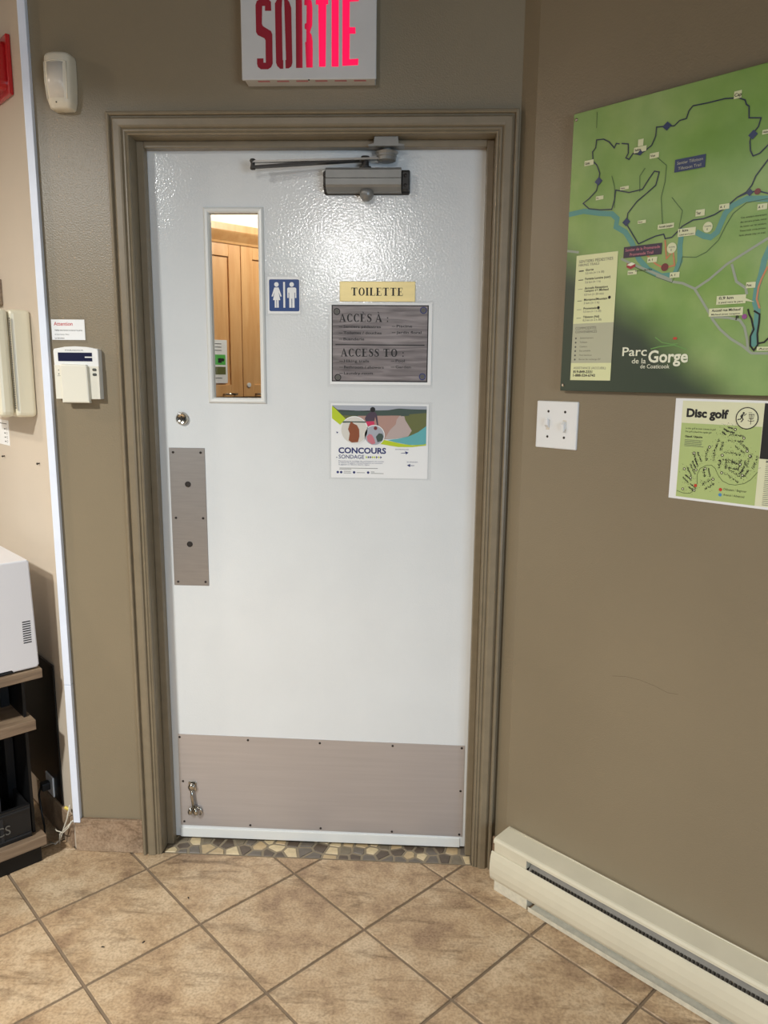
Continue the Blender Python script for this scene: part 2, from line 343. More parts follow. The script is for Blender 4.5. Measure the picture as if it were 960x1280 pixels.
def thing(name, label, cat, loc=(0, 0, 0), rz=0.0, group=None):
    o = bpy.data.objects.new(name, None); COL.objects.link(o); o.empty_display_size = 0.05
    o.location = loc; o.rotation_euler = (0, 0, rz); o['label'] = label; o['category'] = cat
    if group: o['group'] = group
    return o
def struct(o): o['kind'] = 'structure'; return o
def sempty(name, loc=(0, 0, 0), rz=0.0):
    o = bpy.data.objects.new(name, None); COL.objects.link(o); o.location = loc; o.rotation_euler = (0, 0, rz); return struct(o)
def dup(o, parent, loc):
    c = o.copy(); COL.objects.link(c); c.parent = parent; c.location = loc; return c
def rrect(x0, x1, z0, z1, r, n=4):
    out = []
    for cx, cz, a in ((x1-r, z0+r, -90), (x1-r, z1-r, 0), (x0+r, z1-r, 90), (x0+r, z0+r, 180)):
        out += [(cx+r*math.cos(R(a+90*i/n)), cz+r*math.sin(R(a+90*i/n))) for i in range(n+1)]
    return out

# ------------------------------------------------------------------ room frames
DY = 0.07                                              # door face
OR = Vector((0.437, -0.045, 0)); AR = R(47.0); RZR = R(-43.0)     # right wall origin, viewed from the room
TH = R(45.903)
OL = Vector((-0.868, 0.0, 0)); RZL = R(-44.1)                     # beige wall: local +x runs to the corner, so x is negative
RZS = R(45.9)                                                      # shelf front, local +x runs to the beige wall
eR = Vector((math.sin(AR), -math.cos(AR), 0)); nR = Vector((-math.cos(AR), -math.sin(AR), 0))
eL = Vector((0.718, -0.696, 0)); nL = Vector((-0.696, -0.718, 0)); nS = Vector((0.718, -0.696, 0)); eS = Vector((0.696, 0.718, 0))
def onR(s, z=0, off=0): p = OR+eR*s+nR*off; return (p.x, p.y, z)
def onLw(x, z=0, off=0): p = OL+eL*x+nL*off; return (p.x, p.y, z)
def onS(x, z=0, off=0): p = OL+eS*x+nS*off; return (p.x, p.y, z)
H = 2.6

# ------------------------------------------------------------------ walls, ceiling
b = MB()
b.box(-0.868, -0.603, 0, 0.10, 0, H); b.box(0.350, 0.405, 0, 0.10, 0, H); b.box(-0.603, 0.350, 0, 0.10, 2.053, H)
struct(b.build('wall_back', M_wall))
fr = OR+eR*3.6; bk = fr-nR*0.10
struct(MB().plan([(0.405, 0.0), (0.437, -0.045), (fr.x, fr.y), (bk.x, bk.y), (0.56, 0.02), (0.405, 0.10)], 0, H).build('wall_right', M_wall))
p1 = OL-eL*1.6; p2 = p1-nL*0.08
struct(MB().plan([(OL.x, OL.y), (p1.x, p1.y), (p2.x, p2.y), (-0.868, 0.10)], 0, H).build('wall_left', M_beige))
q0 = OL-nS*0.62; q1 = q0-eS*2.6; q2 = q1-nS*0.08; q3 = q0-nS*0.08
struct(MB().plan([(q0.x-0.001, q0.y), (q1.x, q1.y), (q2.x, q2.y), (q3.x-0.001, q3.y)], 0, H).build('wall_nook', M_beige))
struct(MB().box(-3.6, 3.2, -5.2, 3.6, H, H+0.06).build('ceiling', M_ceil))
wr = bpy.data.objects['wall_right']
sc_ = MB().ribbon([(.300, .713), (.336, .7225), (.374, .725), (.410, .722), (.445, .715), (.470, .719)], (.0008), 0).build('scuff_mark', mat('scuff_grey', rgb(104, 90, 70), 0.6), wr, loc=onR(0, 0, .0004)); sc_.rotation_euler = (0, 0, RZR)
# the hall seen through the door's window
struct(MB().box(-3.2, 2.2, 3.3, 3.4, 0, H).build('wall_hall', M_white_room))

# ------------------------------------------------------------------ floor: base, tiles, threshold mosaic
floor = struct(MB().box(-3.6, 3.2, -5.2, 3.6, -0.05, -0.0035).build('floor', M_grout))
TS = 0.3101; GO = Vector((-0.6181, -0.0811)); tu = Vector((math.sin(TH), -math.cos(TH))); tv = Vector((math.cos(TH), math.sin(TH)))
def clip(poly, n, d):                                     # keep points with n.p <= d
    out = []
    for p, q in zip(poly, poly[1:]+poly[:1]):
        a, c = n.dot(p)-d, n.dot(q)-d
        if a <= 0: out.append(p)
        if (a < 0 < c) or (c < 0 < a): out.append(p+(q-p)*(a/(a-c)))
    return out
n2R = Vector((-nR.x, -nR.y)); dR = n2R.dot(Vector((OR.x, OR.y)))-0.004
g2 = 0.004
full = None
for i in range(-4, 12):
    for j in range(-9, 6):
        c0 = GO+TS*(i*tu+j*tv)
        sq = [c0+tu*g2+tv*g2, c0+tu*(TS-g2)+tv*g2, c0+tu*(TS-g2)+tv*(TS-g2), c0+tu*g2+tv*(TS-g2)]
        ctr = c0+(tu+tv)*TS/2
        if ctr.y < -2.5 or ctr.x < -2.3 or ctr.x > 2.1: continue
        pieces = []
        front = clip(clip(sq, Vector((0, 1)), -0.004), n2R, dR)          # the room in front of the door wall
        if len(front) > 2: pieces.append(front)
        nook = clip(clip(sq, Vector((0, -1)), 0.004 if len(front) > 2 else 0.004), Vector((-nL.x, -nL.y)), Vector((-nL.x, -nL.y)).dot(Vector((OL.x, OL.y)))-0.004)
        if len(nook) > 2 and len(front) > 2 and nook[0].x < -0.9:          # tile runs on into the nook uncut
            whole = clip(clip(sq, n2R, dR), Vector((-nL.x, -nL.y)), Vector((-nL.x, -nL.y)).dot(Vector((OL.x, OL.y)))-0.004)
            if all(p.x < -0.868 for p in nook): pieces = [clip(sq, Vector((0, 1)), 9)] if len(whole) == 4 and min((whole[k]-sq[k]).length for k in range(4)) < 1e-6 and max((whole[k]-sq[k]).length for k in range(4)) < 1e-6 else [front, nook]
            else: pieces = [front, nook]
        elif len(nook) > 2 and all(p.x < -0.86 for p in nook) and ctr.y < 0.6: pieces.append(nook)
        for pc in pieces:
            ar = abs(sum(p.x*q.y-q.x*p.y for p, q in zip(pc, pc[1:]+pc[:1])))/2
            if ar < 2e-4: continue
            if ar > (TS-2*g2)**2*0.9999 and full:
                dup(full, floor, (ctr.x, ctr.y, random.uniform(-0.0004, 0.0002)))
            else:
                m = MB().plan([(p.x-ctr.x, p.y-ctr.y) for p in pc], -0.006, 0.0, 0.0012)
                o = m.build('tile', M_tile, floor, loc=(ctr.x, ctr.y, 0))
                if ar > (TS-2*g2)**2*0.9999: full = o
# mosaic threshold: broken stones, one object each
struct_th = MB().box(-0.5965, 0.343, 0.0, 0.16, -0.0034, -0.0012).build('threshold_bed', M_grout2, floor)
X0, X1, Y0, Y1 = -0.594, 0.340, 0.002, 0.128
seeds = []; rnd = random.Random(3); tries = 0
while len(seeds) < 92 and tries < 6000:
    tries += 1; p = Vector((rnd.uniform(X0, X1), rnd.uniform(Y0, Y1)))
    if all((p-q).length > 0.031 for q in seeds): seeds.append(p)
for k, p in enumerate(seeds):
    poly = [Vector((X0, Y0)), Vector((X1, Y0)), Vector((X1, Y1)), Vector((X0, Y1))]
    for q in seeds:
        if q is p or (q-p).length > 0.16: continue
        n = (q-p).normalized(); poly = clip(poly, n, n.dot((p+q)/2)-0.0040)
        if len(poly) < 3: break
    if len(poly) < 3: continue
    mt = rnd.choices(M_stones, (3.0, 1.8, 2.0, 2.6, 2.2))[0]
    MB().plan([(v.x-p.x, v.y-p.y) for v in poly], -0.002, rnd.uniform(0.0, 0.0012), 0.0009).build('mosaic_stone', mt, floor, loc=(p.x, p.y, 0.0))

# skirting tiles
struct(MB().box(-0.864, -0.655, -0.011, 0.0, 0.0005, 0.108, 0.0015).build('baseboard_back', M_basetile))
bl = sempty('baseboard_left', OL, RZL)
MB().box(-0.30, -0.012, -0.010, 0.0, 0.0005, 0.105, 0.0015).build('skirting_tile', M_basetile, bl)
br = sempty('baseboard_right', (0.406, -0.004, 0), math.atan2(-0.045, 0.032))
MB().box(0.003, 0.047, -0.008, -0.001, 0.0005, 0.105, 0.001).build('skirting_tile', M_basetile, br)

# ------------------------------------------------------------------ door frame: casing, jamb, stops
trim = sempty('trim_1')
XL, XR, ZT = -0.598, 0.345, 2.048
prof = [(0, 0), (0, .010), (.003, .0125), (.006, .010), (.009, .0135), (.012, .0135), (.0145, .011), (.0175, .0165), (.022, .018), (.036, .0185), (.040, .0155), (.0425, .0105), (.0445, .0105), (.046, .018), (.048, .020), (.053, .019), (.055, .016), (.055, 0)]
def sweep(st):                                            # st: list of (point on inner edge, outward dir) mitred stations
    b = MB(); rows = []
    for (px, pz), (ox, oz) in st: rows.append([b.bm.verts.new((px+ox*d, -h, pz+oz*d)) for d, h in prof])
    for a, c in zip(rows, rows[1:]):
        for i in range(len(prof)): b.bm.faces.new([a[i], a[(i+1) % len(prof)], c[(i+1) % len(prof)], c[i]])
    b.bm.faces.new(rows[0]); b.bm.faces.new(rows[-1][::-1]); bmesh.ops.recalc_face_normals(b.bm, faces=b.bm.faces[:]); return b
sweep([((XL, 0.0005), (-1, 0)), ((XL, ZT), (-1, 1))]).build('casing', M_trim, trim)
sweep([((XL, ZT), (-1, 1)), ((XR, ZT), (1, 1))]).build('casing', M_trim, trim)
sweep([((XR, ZT), (1, 1)), ((XR, 0.0005), (1, 0))]).build('casing', M_trim, trim)
MB().box(-0.6028, -0.5975, 0.0, 0.125, 0.0005, 2.0528).build('jamb', M_trim, trim)
MB().box(0.3445, 0.3498, 0.0, 0.125, 0.0005, 2.0528).build('jamb', M_trim, trim)
MB().box(-0.5975, 0.3445, 0.0, 0.125, 2.0475, 2.0528).build('jamb', M_trim, trim)
MB().box(-0.5975, -0.578, 0.040, 0.0695, 0.001, 2.0475, 0.002).build('door_stop_strip', M_trim, trim)
MB().box(0.326, 0.3445, 0.040, 0.0695, 0.001, 2.0475, 0.002).build('door_stop_strip', M_trim, trim)
MB().box(-0.578, 0.326, 0.040, 0.0695, 2.030, 2.0475, 0.002).build('door_stop_strip', M_trim, trim)

# ------------------------------------------------------------------ the door
door = sempty('door_1', (-0.126, DY, 0.0))
def dx(x): return x+0.126
WX0, WX1, WZ0, WZ1 = dx(-0.424), dx(-0.274), 1.371, 1.881      # cut-out
SX0, SX1 = dx(-0.594), dx(0.341)
b = MB(); D2 = 0.044
b.box(SX0, WX0, 0, D2, 0.012, 2.043); b.box(WX1, SX1, 0, D2, 0.012, 2.043); b.box(WX0, WX1, 0, D2, 0.012, WZ0); b.box(WX0, WX1, 0, D2, WZ1, 2.043)
b.build('door_panel', M_door, door)
b = MB()
wprof = [(0, 0.020), (0, -0.002), (.004, -.006), (.010, -.007), (.014, -.004), (.0155, 0.0)]
rows = []
for cx, cz, sx, sz in ((WX0+.008, WZ0+.008, -1, -1), (WX1-.008, WZ0+.008, 1, -1), (WX1-.008, WZ1-.008, 1, 1), (WX0+.008, WZ1-.008, -1, 1)):
    rows.append([b.bm.verts.new((cx+sx*d, h, cz+sz*d)) for d, h in wprof])
for k in range(4):
    a, c = rows[k], rows[(k+1) % 4]
    for i in range(len(wprof)-1): b.bm.faces.new([a[i], a[i+1], c[i+1], c[i]])
bmesh.ops.recalc_face_normals(b.bm, faces=b.bm.faces[:])
wf = b.build('window_frame', M_doortrim, door)
MB().box(WX0+.006, WX1-.006, 0.017, 0.022, WZ0+.006, WZ1-.006).build('window_pane', M_glass, wf, label='clear glass pane of the narrow door window')
def screw(m=M_screw, r=0.0036, h=0.0016):
    return MB().lathe((0, 0, 0), (0, -1, 0), [(-0.0006, r), (h*0.5, r), (h, r*0.55)], 10)
pp = MB().box(dx(-0.552), dx(-0.448), -0.0016, 0.0, 0.829, 1.236, 0.0006, 1).build('push_plate', M_steel, door, label='tall scuffed steel push plate')
s0 = None
for x, z in ((-.540, 1.223), (-.460, 1.223), (-.539, 1.032), (-.459, 1.032), (-.540, .840), (-.458, .841)):
    if s0 is None: s0 = screw().build('screw', M_screw, pp, loc=(dx(x), -0.0016, z))
    else: dup(s0, pp, (dx(x), -0.0016, z))
bolt0 = MB().lathe((0, 0, 0), (0, -1, 0), [(-.0005, .0085), (.0012, .0085), (.0018, .0072), (.0004, .0062), (.0004, 0)], 16).build('bolt_hole', M_hole, pp, loc=(dx(-.500), -0.0016, 1.131))
dup(bolt0, pp, (dx(-.501), -0.0016, 0.954))
kp = MB().prism([(dx(-.562), .050), (dx(.3185), .046), (dx(.3175), .348), (dx(-.560), .356)], -0.0016, 0.0).build('kick_plate', M_kick, door, label='wide brushed steel kick plate across the door foot')
for x, z in ((-.555, .346), (-.343, .343), (-.122, .341), (.100, .340), (.309, .340), (-.550, .199), (.309, .199), (-.551, .062), (-.342, .057), (-.121, .056), (.101, .054), (.309, .053)):
    dup(s0, kp, (dx(x), -0.0016, z))
lk = MB().lathe((dx(-.509), 0, 1.319), (0, -1, 0), [(0, .0185), (.006, .0178), (.011, .0150), (.012, .0140), (.011, .0125), (.0105, 0)], 24).build('deadbolt_cylinder', M_chrome, door, True, label='round chrome lock cylinder')
MB().box(dx(-.509)-.0012, dx(-.509)+.0012, -0.0125, -0.0104, 1.311, 1.327).build('keyhole', M_hole, lk)
MB().prism([(dx(-.522), 1.338), (dx(-.505), 1.338), (dx(-.509), 1.334)], -0.0012, 0).build('chipped_paint', M_steel, door)
ds = MB().box(dx(-.532), dx(-.508), -0.005, -0.0016, 0.168, 0.200, 0.002).build('door_holder', M_chrome, door, label='small chrome kick-down door holder, folded up')
MB().lathe((dx(-.520), -0.005, 0.186), (0, -1, 0), [(0, .011), (.010, .011), (.013, .008), (.013, 0)], 18).build('pivot', M_chrome, ds, True)
MB().tube([(dx(-.520), -0.012, .184), (dx(-.520), -0.013, .150), (dx(-.515), -.014, .112)], .0042, 10).build('stop_arm', M_chrome, ds, True)
b = MB(); b.lathe((dx(-.525), -.013, .118), (-.12, 0, -1), [(0, .003), (.008, .006), (.017, .0085), (.024, .006), (.025, 0)], 12)
b.lathe((dx(-.511), -.015, .118), (.12, 0, -1), [(0, .003), (.008, .006), (.017, .0085), (.024, .006), (.025, 0)], 12)
b.tube([(dx(-.513), -.006, .118), (dx(-.497), -.008, .112), (dx(-.493), -.008, .098), (dx(-.498), -.008, .090)], .003, 8)
b.build('claw_foot', M_chrome, ds, True)
MB().box(SX0+0.03, SX1-0.03, -0.003, 0.0, 0.010, 0.040, 0.001).build('door_sweep', M_doortrim, door)

# ------------------------------------------------------------------ door closer
cl = thing('door_closer', 'grey metal door closer with folded double arm at the top of the white door', 'door closer', (0.0, DY, 1.92))
MB().box(-.101, .127, -.006, 0, -.002, .060, .004).build('mounting_plate', M_closer_dk, cl)
pr = [(-.004, .000), (-.030, .000), (-.046, .008), (-.050, .014), (-.050, .029), (-.0485, .030), (-.050, .031), (-.050, .050), (-.046, .056), (-.004, .058)]
MB().extr(pr, -.092, .105).build('closer_body', M_closer, cl)
for i, (x0, x1) in enumerate(((-.101, -.092), (.105, .126))):
    e = MB().prism(rrect(x0, x1, .004, .052, .004), -.030, -.006, .003).build('end_cap', M_closer_dk, cl)
    for z in (.016, .040): MB().lathe(((x0+x1)/2, -.030, z), (0, -1, 0), [(0, .0045), (.002, .0045), (.003, .002)], 10).build('screw', M_screw, e)
MB().lathe((.014, -.026, .004), (0, 0, -1), [(0, .0175), (.006, .0185), (.014, .0180), (.021, .0140), (.026, .007), (.0275, 0)], 24).build('valve_knob', M_closer, cl, True)
MB().lathe((.010, -.026, .058), (0, 0, 1), [(0, .016), (.004, .016), (.006, .010), (.022, .009), (.026, .012), (.030, .011)], 16).build('pinion', M_closer_dk, cl)
el = Vector((-.280, -.060, 0.0))
def bar(b, p, q, w0, w1, t):
    p, q = Vector(p), Vector(q); d = (q-p); n = Vector((-d.y, d.x, 0)).normalized(); z = Vector((0, 0, t/2)); vs = []
    for c, wd in ((p, w0), (q, w1)):
        for a, zz in ((1, 1), (-1, 1), (-1, -1), (1, -1)): vs.append(b.bm.verts.new(c+n*a*wd/2+z*zz))
    for f in ((0, 1, 2, 3), (7, 6, 5, 4), (0, 4, 5, 1), (1, 5, 6, 2), (2, 6, 7, 3), (3, 7, 4, 0)): b.bm.faces.new([vs[i] for i in f])
    bmesh.ops.recalc_face_normals(b.bm, faces=b.bm.faces[:])
b = MB(); bar(b, (.012, -.026, .080), (el.x, el.y, .054), .026, .014, .006); b.build('main_arm', M_closer_dk, cl)
b = MB(); bar(b, (.072, -.030, .081), (el.x, el.y, .067), .020, .013, .005); b.build('fore_arm', M_arm, cl)
MB().lathe((el.x, el.y, .048), (0, 0, 1), [(0, .006), (.003, .0075), (.012, .0055), (.016, .0055), (.022, .0085), (.026, .006), (.027, 0)], 14).build('elbow_pin', M_closer_dk, cl, True)
MB().lathe((.066, -.030, .074), (0, 0, 1), [(0, .020), (.002, .024), (.010, .024), (.012, .026), (.016, .026), (.022, .030), (.024, .012), (.030, .012)], 24).build('shoe_disc', M_closer, cl)
b = MB(); b.prism([(.020, .104), (.112, .104), (.112, .1075), (.098, .110), (.096, .1265), (.036, .1265), (.034, .110), (.020, .1075)], -.062, -.0305); b.build('shoe_bracket', M_closer, cl)

# ------------------------------------------------------------------ serif letters (thick uprights, hair-thin bars) and poster lettering
def arcs(b, cx, cz, rx, rz, a0, a1, thick, thin, y, n=20):
    for i in range(n):
        q = []
        for t in (a0+(a1-a0)*i/n, a0+(a1-a0)*(i+1)/n):
            ca, sa = math.cos(R(t)), math.sin(R(t)); q.append(((cx+rx*ca, cz+rz*sa), (cx+(rx-thick)*ca, cz+(rz-thin)*sa)))
        b.flat([q[0][0], q[1][0], q[1][1], q[0][1]], y)
def serif(b, ch, x, z, h, y):
    """draws one letter of cap height h with its left at x, returns its advance"""
    T, t = h*.19, h*.07
    def R_(x0, x1, z0, z1): b.rect(x+x0*h, x+x1*h, z+z0*h, z+z1*h, y)
    def stem(c): R_(c-.11, c+.11, 0, 1); R_(c-.20, c+.20, 0, .07); R_(c-.20, c+.20, .93, 1)
    if ch == ' ': return .34*h
    if ch == 'I': stem(.2); return .48*h
    if ch == 'T': R_(.03, .83, .92, 1); R_(.32, .54, 0, 1); R_(.22, .64, 0, .07); R_(.03, .07, .70, .96); R_(.79, .83, .70, .96); return .93*h
    if ch == 'L': stem(.2); R_(.2, .72, 0, .055); R_(.68, .72, 0, .27); return .80*h
    if ch == 'E': stem(.2); R_(.2, .70, 0, .055); R_(.66, .70, 0, .28); R_(.2, .67, .945, 1); R_(.63, .67, .74, 1); R_(.2, .50, .48, .53); R_(.47, .51, .38, .63); return .80*h
    if ch == 'O': arcs(b, x+.42*h, z+.5*h, .40*h, .51*h, 0, 360, .20*h, .07*h, y, 32); return .90*h
    if ch == 'C': arcs(b, x+.40*h, z+.5*h, .38*h, .51*h, 42, 318, .20*h, .07*h, y, 26); R_(.655, .70, .68, .98); R_(.655, .70, .04, .28); return .80*h
    if ch == 'A':
        b.flat([(x+.05*h, z), (x+.13*h, z), (x+.44*h, z+.98*h), (x+.36*h, z+.98*h)], y)
        b.flat([(x+.34*h, z+h), (x+.44*h, z+h), (x+.83*h, z), (x+.58*h, z)], y); R_(.17, .62, .28, .35); R_(-.02, .24, 0, .05); R_(.50, .90, 0, .05); return .92*h
    if ch == 'S':
        pts = [(.56, .74), (.54, .86), (.44, .945), (.32, .965), (.19, .92), (.125, .80), (.16, .67), (.30, .56), (.44, .46), (.53, .33), (.51, .17), (.41, .07), (.28, .035), (.15, .08), (.09, .18), (.07, .30)]
        wd = [.07, .07, .07, .08, .10, .15, .19, .22, .22, .19, .15, .10, .08, .07, .07, .07]
        for i in range(len(pts)-1):
            p, q = Vector(pts[i]), Vector(pts[i+1]); n = Vector((-(q-p).y, (q-p).x)).normalized(); a, c = wd[i]/2, wd[i+1]/2
            b.flat([(x+v.x*h, z+v.y*h) for v in (p-n*a, q-n*c, q+n*c, p+n*a)], y)
        R_(.55, .59, .68, .99); R_(.05, .09, .02, .32); return .66*h
    if ch == ':': b.disc(x+.2*h, z+.10*h, .085*h, y, 12); b.disc(x+.2*h, z+.52*h, .085*h, y, 12); return .4*h
    return .4*h
def serif_line(b, s, x0, x1, z, h, y):
    adv = [serif(MB(), c.replace('È', 'E').replace('À', 'A'), 0, 0, h, y) for c in s]; k = (x1-x0-sum(adv))/max(1, len(s)-1); x = x0
    for c, a in zip(s, adv):
        base = {'È': 'E', 'À': 'A'}.get(c, c); serif(b, base, x, z, h, y)
        if c in 'ÈÀ': b.flat([(x+.24*h, z+1.26*h), (x+.40*h, z+1.26*h), (x+.50*h, z+1.07*h), (x+.44*h, z+1.07*h)], y)
        x += a+k

# restroom sign
t = thing('restroom_sign', 'blue and white restroom pictogram sign in a clear sleeve beside the door window', 'sign', (-0.267, DY, 1.604))
MB().rect(0, .106, 0, .115, -.0004).build('clear_sleeve', M_film, t)
MB().box(.008, .098, -.0012, -.0006, .006, .104).build('white_card', M_paper, t)
MB().flat(rrect(.0125, .0955, .0125, .097, .004), -.0015).build('blue_panel', M_signblue, t)
y = -.0018
MB().rect(.0515, .0565, .022, .090, y).build('divider_bar', M_paper, t)
for cx, w in ((.033, 1), (.075, 0)):
    b = MB(); b.disc(cx, .0835, .0062, y, 18)
    if w:
        b.flat([(cx-.006, .0755), (cx-.014, .052), (cx-.0105, .051), (cx-.0055, .064), (cx-.010, .042), (cx+.010, .042), (cx+.0055, .064), (cx+.0105, .051), (cx+.014, .052), (cx+.006, .0755)][::-1], y)
        b.rect(cx-.0055, cx-.0008, .022, .043, y); b.rect(cx+.0008, cx+.0055, .022, .043, y)
    else:
        b.flat(rrect(cx-.0125, cx+.0125, .062, .0755, .004), y); b.rect(cx-.0125, cx-.0088, .048, .066, y); b.rect(cx+.0088, cx+.0125, .048, .066, y)
        b.rect(cx-.0072, cx+.0072, .046, .066, y); b.rect(cx-.0072, cx-.0009, .022, .047, y); b.rect(cx+.0009, cx+.0072, .022, .047, y)
    b.build('woman_symbol' if w else 'man_symbol', M_paper, t)

# brass plate
t = thing('brass_name_plate', 'small brass plate reading TOILETTE above the grey access sign on the door', 'sign', (-0.060, DY, 1.6435))
MB().box(0, .206, -.003, 0, 0, .053, .0012).build('brass_plate', M_brass, t)
b = MB(); serif_line(b, 'TOILETTE', .031, .174, .0155, .0208, -.0033); b.build('lettering', M_ink, t)

# access sign
t = thing('access_sign', 'grey wood-look bilingual access sign headed ACCÈS À and ACCESS TO, taped to the door', 'sign', (-0.095, DY, 1.412))
MB().rect(0, .293, 0, .234, -.0004).build('clear_sleeve', M_film, t)
MB().box(.008, .288, -.0012, -.0006, .008, .228).build('white_margin', M_paper, t)
MB().rect(.0125, .2785, .0155, .2225, -.0014).build('black_border', M_ink, t)
MB().rect(.0155, .2755, .0185, .2195, -.0016).build('wood_print', M_signwood, t)
def ax(X): return .0125+(X-88)/780*.266
def az(Y): return .0155+(690-Y)/622*.207
y = -.0019
b = MB(); serif_line(b, 'ACCÈS À :', ax(150), ax(552), az(204), .0215, y); b.build('heading', M_ink, t)
b = MB(); serif_line(b, 'ACCESS TO :', ax(162), ax(680), az(484), .0215, y); b.build('heading', M_ink, t)
MB().rect(ax(118), ax(840), az(392), az(384), y).build('divider_line', M_ink, t)
for tx, x0, x1, Y in (('Sentiers pédestres', 184, 486, 252), ('Toilettes / douches', 184, 492, 302), ('Buanderie', 184, 352, 352), ('Piscine', 612, 738, 246), ('Jardin floral', 612, 812, 296),
                      ('Hiking trails', 188, 392, 530), ('Bathroom / showers', 188, 512, 580), ('Laundry room', 188, 424, 630), ('Pool', 608, 682, 526), ('Garden', 608, 732, 576)):
    b = MB(); b.text(tx, ax(x0), az(Y), .0068, y, w=ax(x1)-ax(x0), bold=.012); b.rect(ax(x0-38), ax(x0-8), az(Y-6), az(Y-10), y); b.build('list_line', M_ink, t)
for i, (X, Y) in enumerate(((130, 122), (826, 108), (138, 656), (826, 644))):
    o = MB().ring(ax(X), az(Y), .0068, .0094, -.0019, 18).build('printed_bolt', M_navy if i % 2 else M_ink, t); MB().disc(ax(X), az(Y), .0062, -.0018, 14).build('bolt_centre', M_inkgrey, o)
# contest poster
t = thing('contest_poster', 'white paper poster headed CONCOURS with a country road photo, lowest on the door', 'poster', (-0.0875, DY, 1.1545))
MB().rect(-.004, .286, -.001, .219, -.0004).build('clear_sleeve', M_film, t)
MB().box(.0025, .2765, -.0011, -.0006, .003, .2125).build('paper', M_paper, t)
def px(X): return .0025+(X-135)/693*.272
def pz(Y): return .0045+(672-Y)/537*.208
def P(*pts): return [(px(X), pz(Y)) for X, Y in pts]
L0 = -.0013; st = .00015
def inked(name, m, k, *polys):
    b = MB()
    for q in polys: b.flat(P(*q), L0-k*st)
    return b.build(name, m, t)
inked('photo_meadow', M_olive, 0, [(142, 148), (818, 148), (818, 290), (770, 330), (690, 368), (600, 385), (520, 390), (400, 380), (300, 330), (215, 240)][::1])
inked('photo_earth', M_field, 1, [(330, 215), (640, 218), (660, 236), (700, 320), (690, 366), (600, 384), (520, 388), (400, 378), (320, 330)])
inked('photo_path', M_path, 2, [(628, 218), (660, 222), (668, 250), (715, 325), (690, 366), (600, 384), (520, 388), (560, 320), (600, 280), (606, 245)])
inked('photo_sky', M_sky, 3, [(142, 148), (818, 148), (818, 175), (700, 170), (620, 168), (540, 182), (470, 182), (400, 190), (190, 185)])
inked('photo_hills', M_hill, 3, [(172, 180), (330, 186), (470, 182), (540, 180), (620, 166), (700, 170), (818, 172), (818, 196), (700, 206), (640, 216), (470, 220), (340, 222), (215, 220)])
inked('photo_tree', M_hill, 4, [(640, 190), (665, 180), (690, 196), (695, 216), (636, 222)])
inked('lime_band', M_lime, 5, [(142, 152), (172, 178), (240, 245), (200, 288), (142, 242)])
inked('lime_band', M_lime, 5, [(505, 392), (560, 402), (640, 420), (720, 430), (800, 424), (818, 418), (818, 430), (720, 443), (620, 444), (540, 432), (490, 424)])
inked('aqua_band', M_aqua, 4, [(818, 290), (760, 335), (690, 368), (610, 386), (540, 394), (600, 410), (700, 428), (780, 428), (818, 420)])
inked('cyclist_jacket', M_jacket, 5, [(392, 215), (418, 192), (452, 194), (464, 210), (475, 290), (466, 290), (452, 225), (446, 258), (385, 262), (378, 240)])
b = MB(); b.disc(px(434), pz(176), .0072, L0-6*st, 14); b.build('cyclist_helmet', M_ink, t)
inked('cyclist_shorts', M_pink, 6, [(388, 262), (444, 260), (448, 288), (400, 295), (390, 285)])
b = MB(); b.disc(px(303), pz(326), .0392, L0-7*st, 36); b.build('circle_rim', M_paper, t); MB().disc(px(447), pz(362), .0294, L0-7*st, 30).build('circle_rim', M_paper, t)
b = MB(); b.disc(px(303), pz(326), .0368, L0-8*st, 36); b.build('circle_lake_photo', M_skyw, t)
b = MB(); b.disc(px(447), pz(362), .0272, L0-8*st, 30); b.build('circle_sky_photo', M_sky, t)
inked('circle_shore', M_hill, 9, [(216, 274), (225, 262), (380, 262), (390, 272), (300, 270)])
inked('circle_hair', M_hair, 10, [(268, 285), (280, 262), (300, 280), (322, 290), (338, 320), (340, 370), (330, 412), (285, 416), (262, 400), (270, 350), (258, 320)])
inked('circle_shirt', M_skyw, 9, [(245, 372), (268, 362), (345, 366), (368, 372), (340, 412), (303, 420), (262, 410)])
b = MB(); b.disc(px(455), pz(310), .0052, L0-9*st, 12); b.build('circle_balloon', M_reddot, t)
inked('circle_bush', M_hill, 9, [(458, 372), (480, 346), (505, 350), (513, 370), (505, 400), (470, 412)])
inked('circle_family', M_pinkink, 9, [(392, 372), (410, 352), (430, 358), (448, 390), (455, 420), (430, 428), (400, 405)])
y = L0-st
MB().text('CONCOURS', px(188), pz(494), .0152, y, w=px(532)-px(188), bold=.035).build('heading', M_navy, t); MB().text('SONDAGE', px(190), pz(534), .0105, y, w=px(374)-px(190), bold=.008).build('subheading', M_navy, t)
b = MB()
for tx, x0, x1, Y in (('Remplissez le sondage de provenance et courez', 190, 516, 556), ('la chance de gagner une participation au concours', 190, 508, 569), ('le gagnant se réjouira dans la région', 190, 412, 582)):
    b.text(tx, px(x0), pz(Y), .0032, y, w=px(x1)-px(x0))
for tx, x0, x1, Y in (('EN FRANÇAIS', 600, 694, 466), ('IN ENGLISH', 684, 760, 557)): b.text(tx, px(x0), pz(Y), .0030, y, w=px(x1)-px(x0))
for q in ([(640, 487), (672, 485), (668, 474), (694, 484), (674, 500), (676, 490), (640, 490)], [(738, 577), (706, 577), (708, 566), (684, 578), (708, 590), (706, 581), (738, 580)]): b.flat(P(*q), y)
for X in (183, 208, 302, 404): b.disc(px(X), pz(635), .0036, y, 14)
for i in range(8):
    if i not in (0, 3, 4, 6): X = 386+i*15; b.flat(P((X, 512), (X+12, 522), (X, 532)), y)
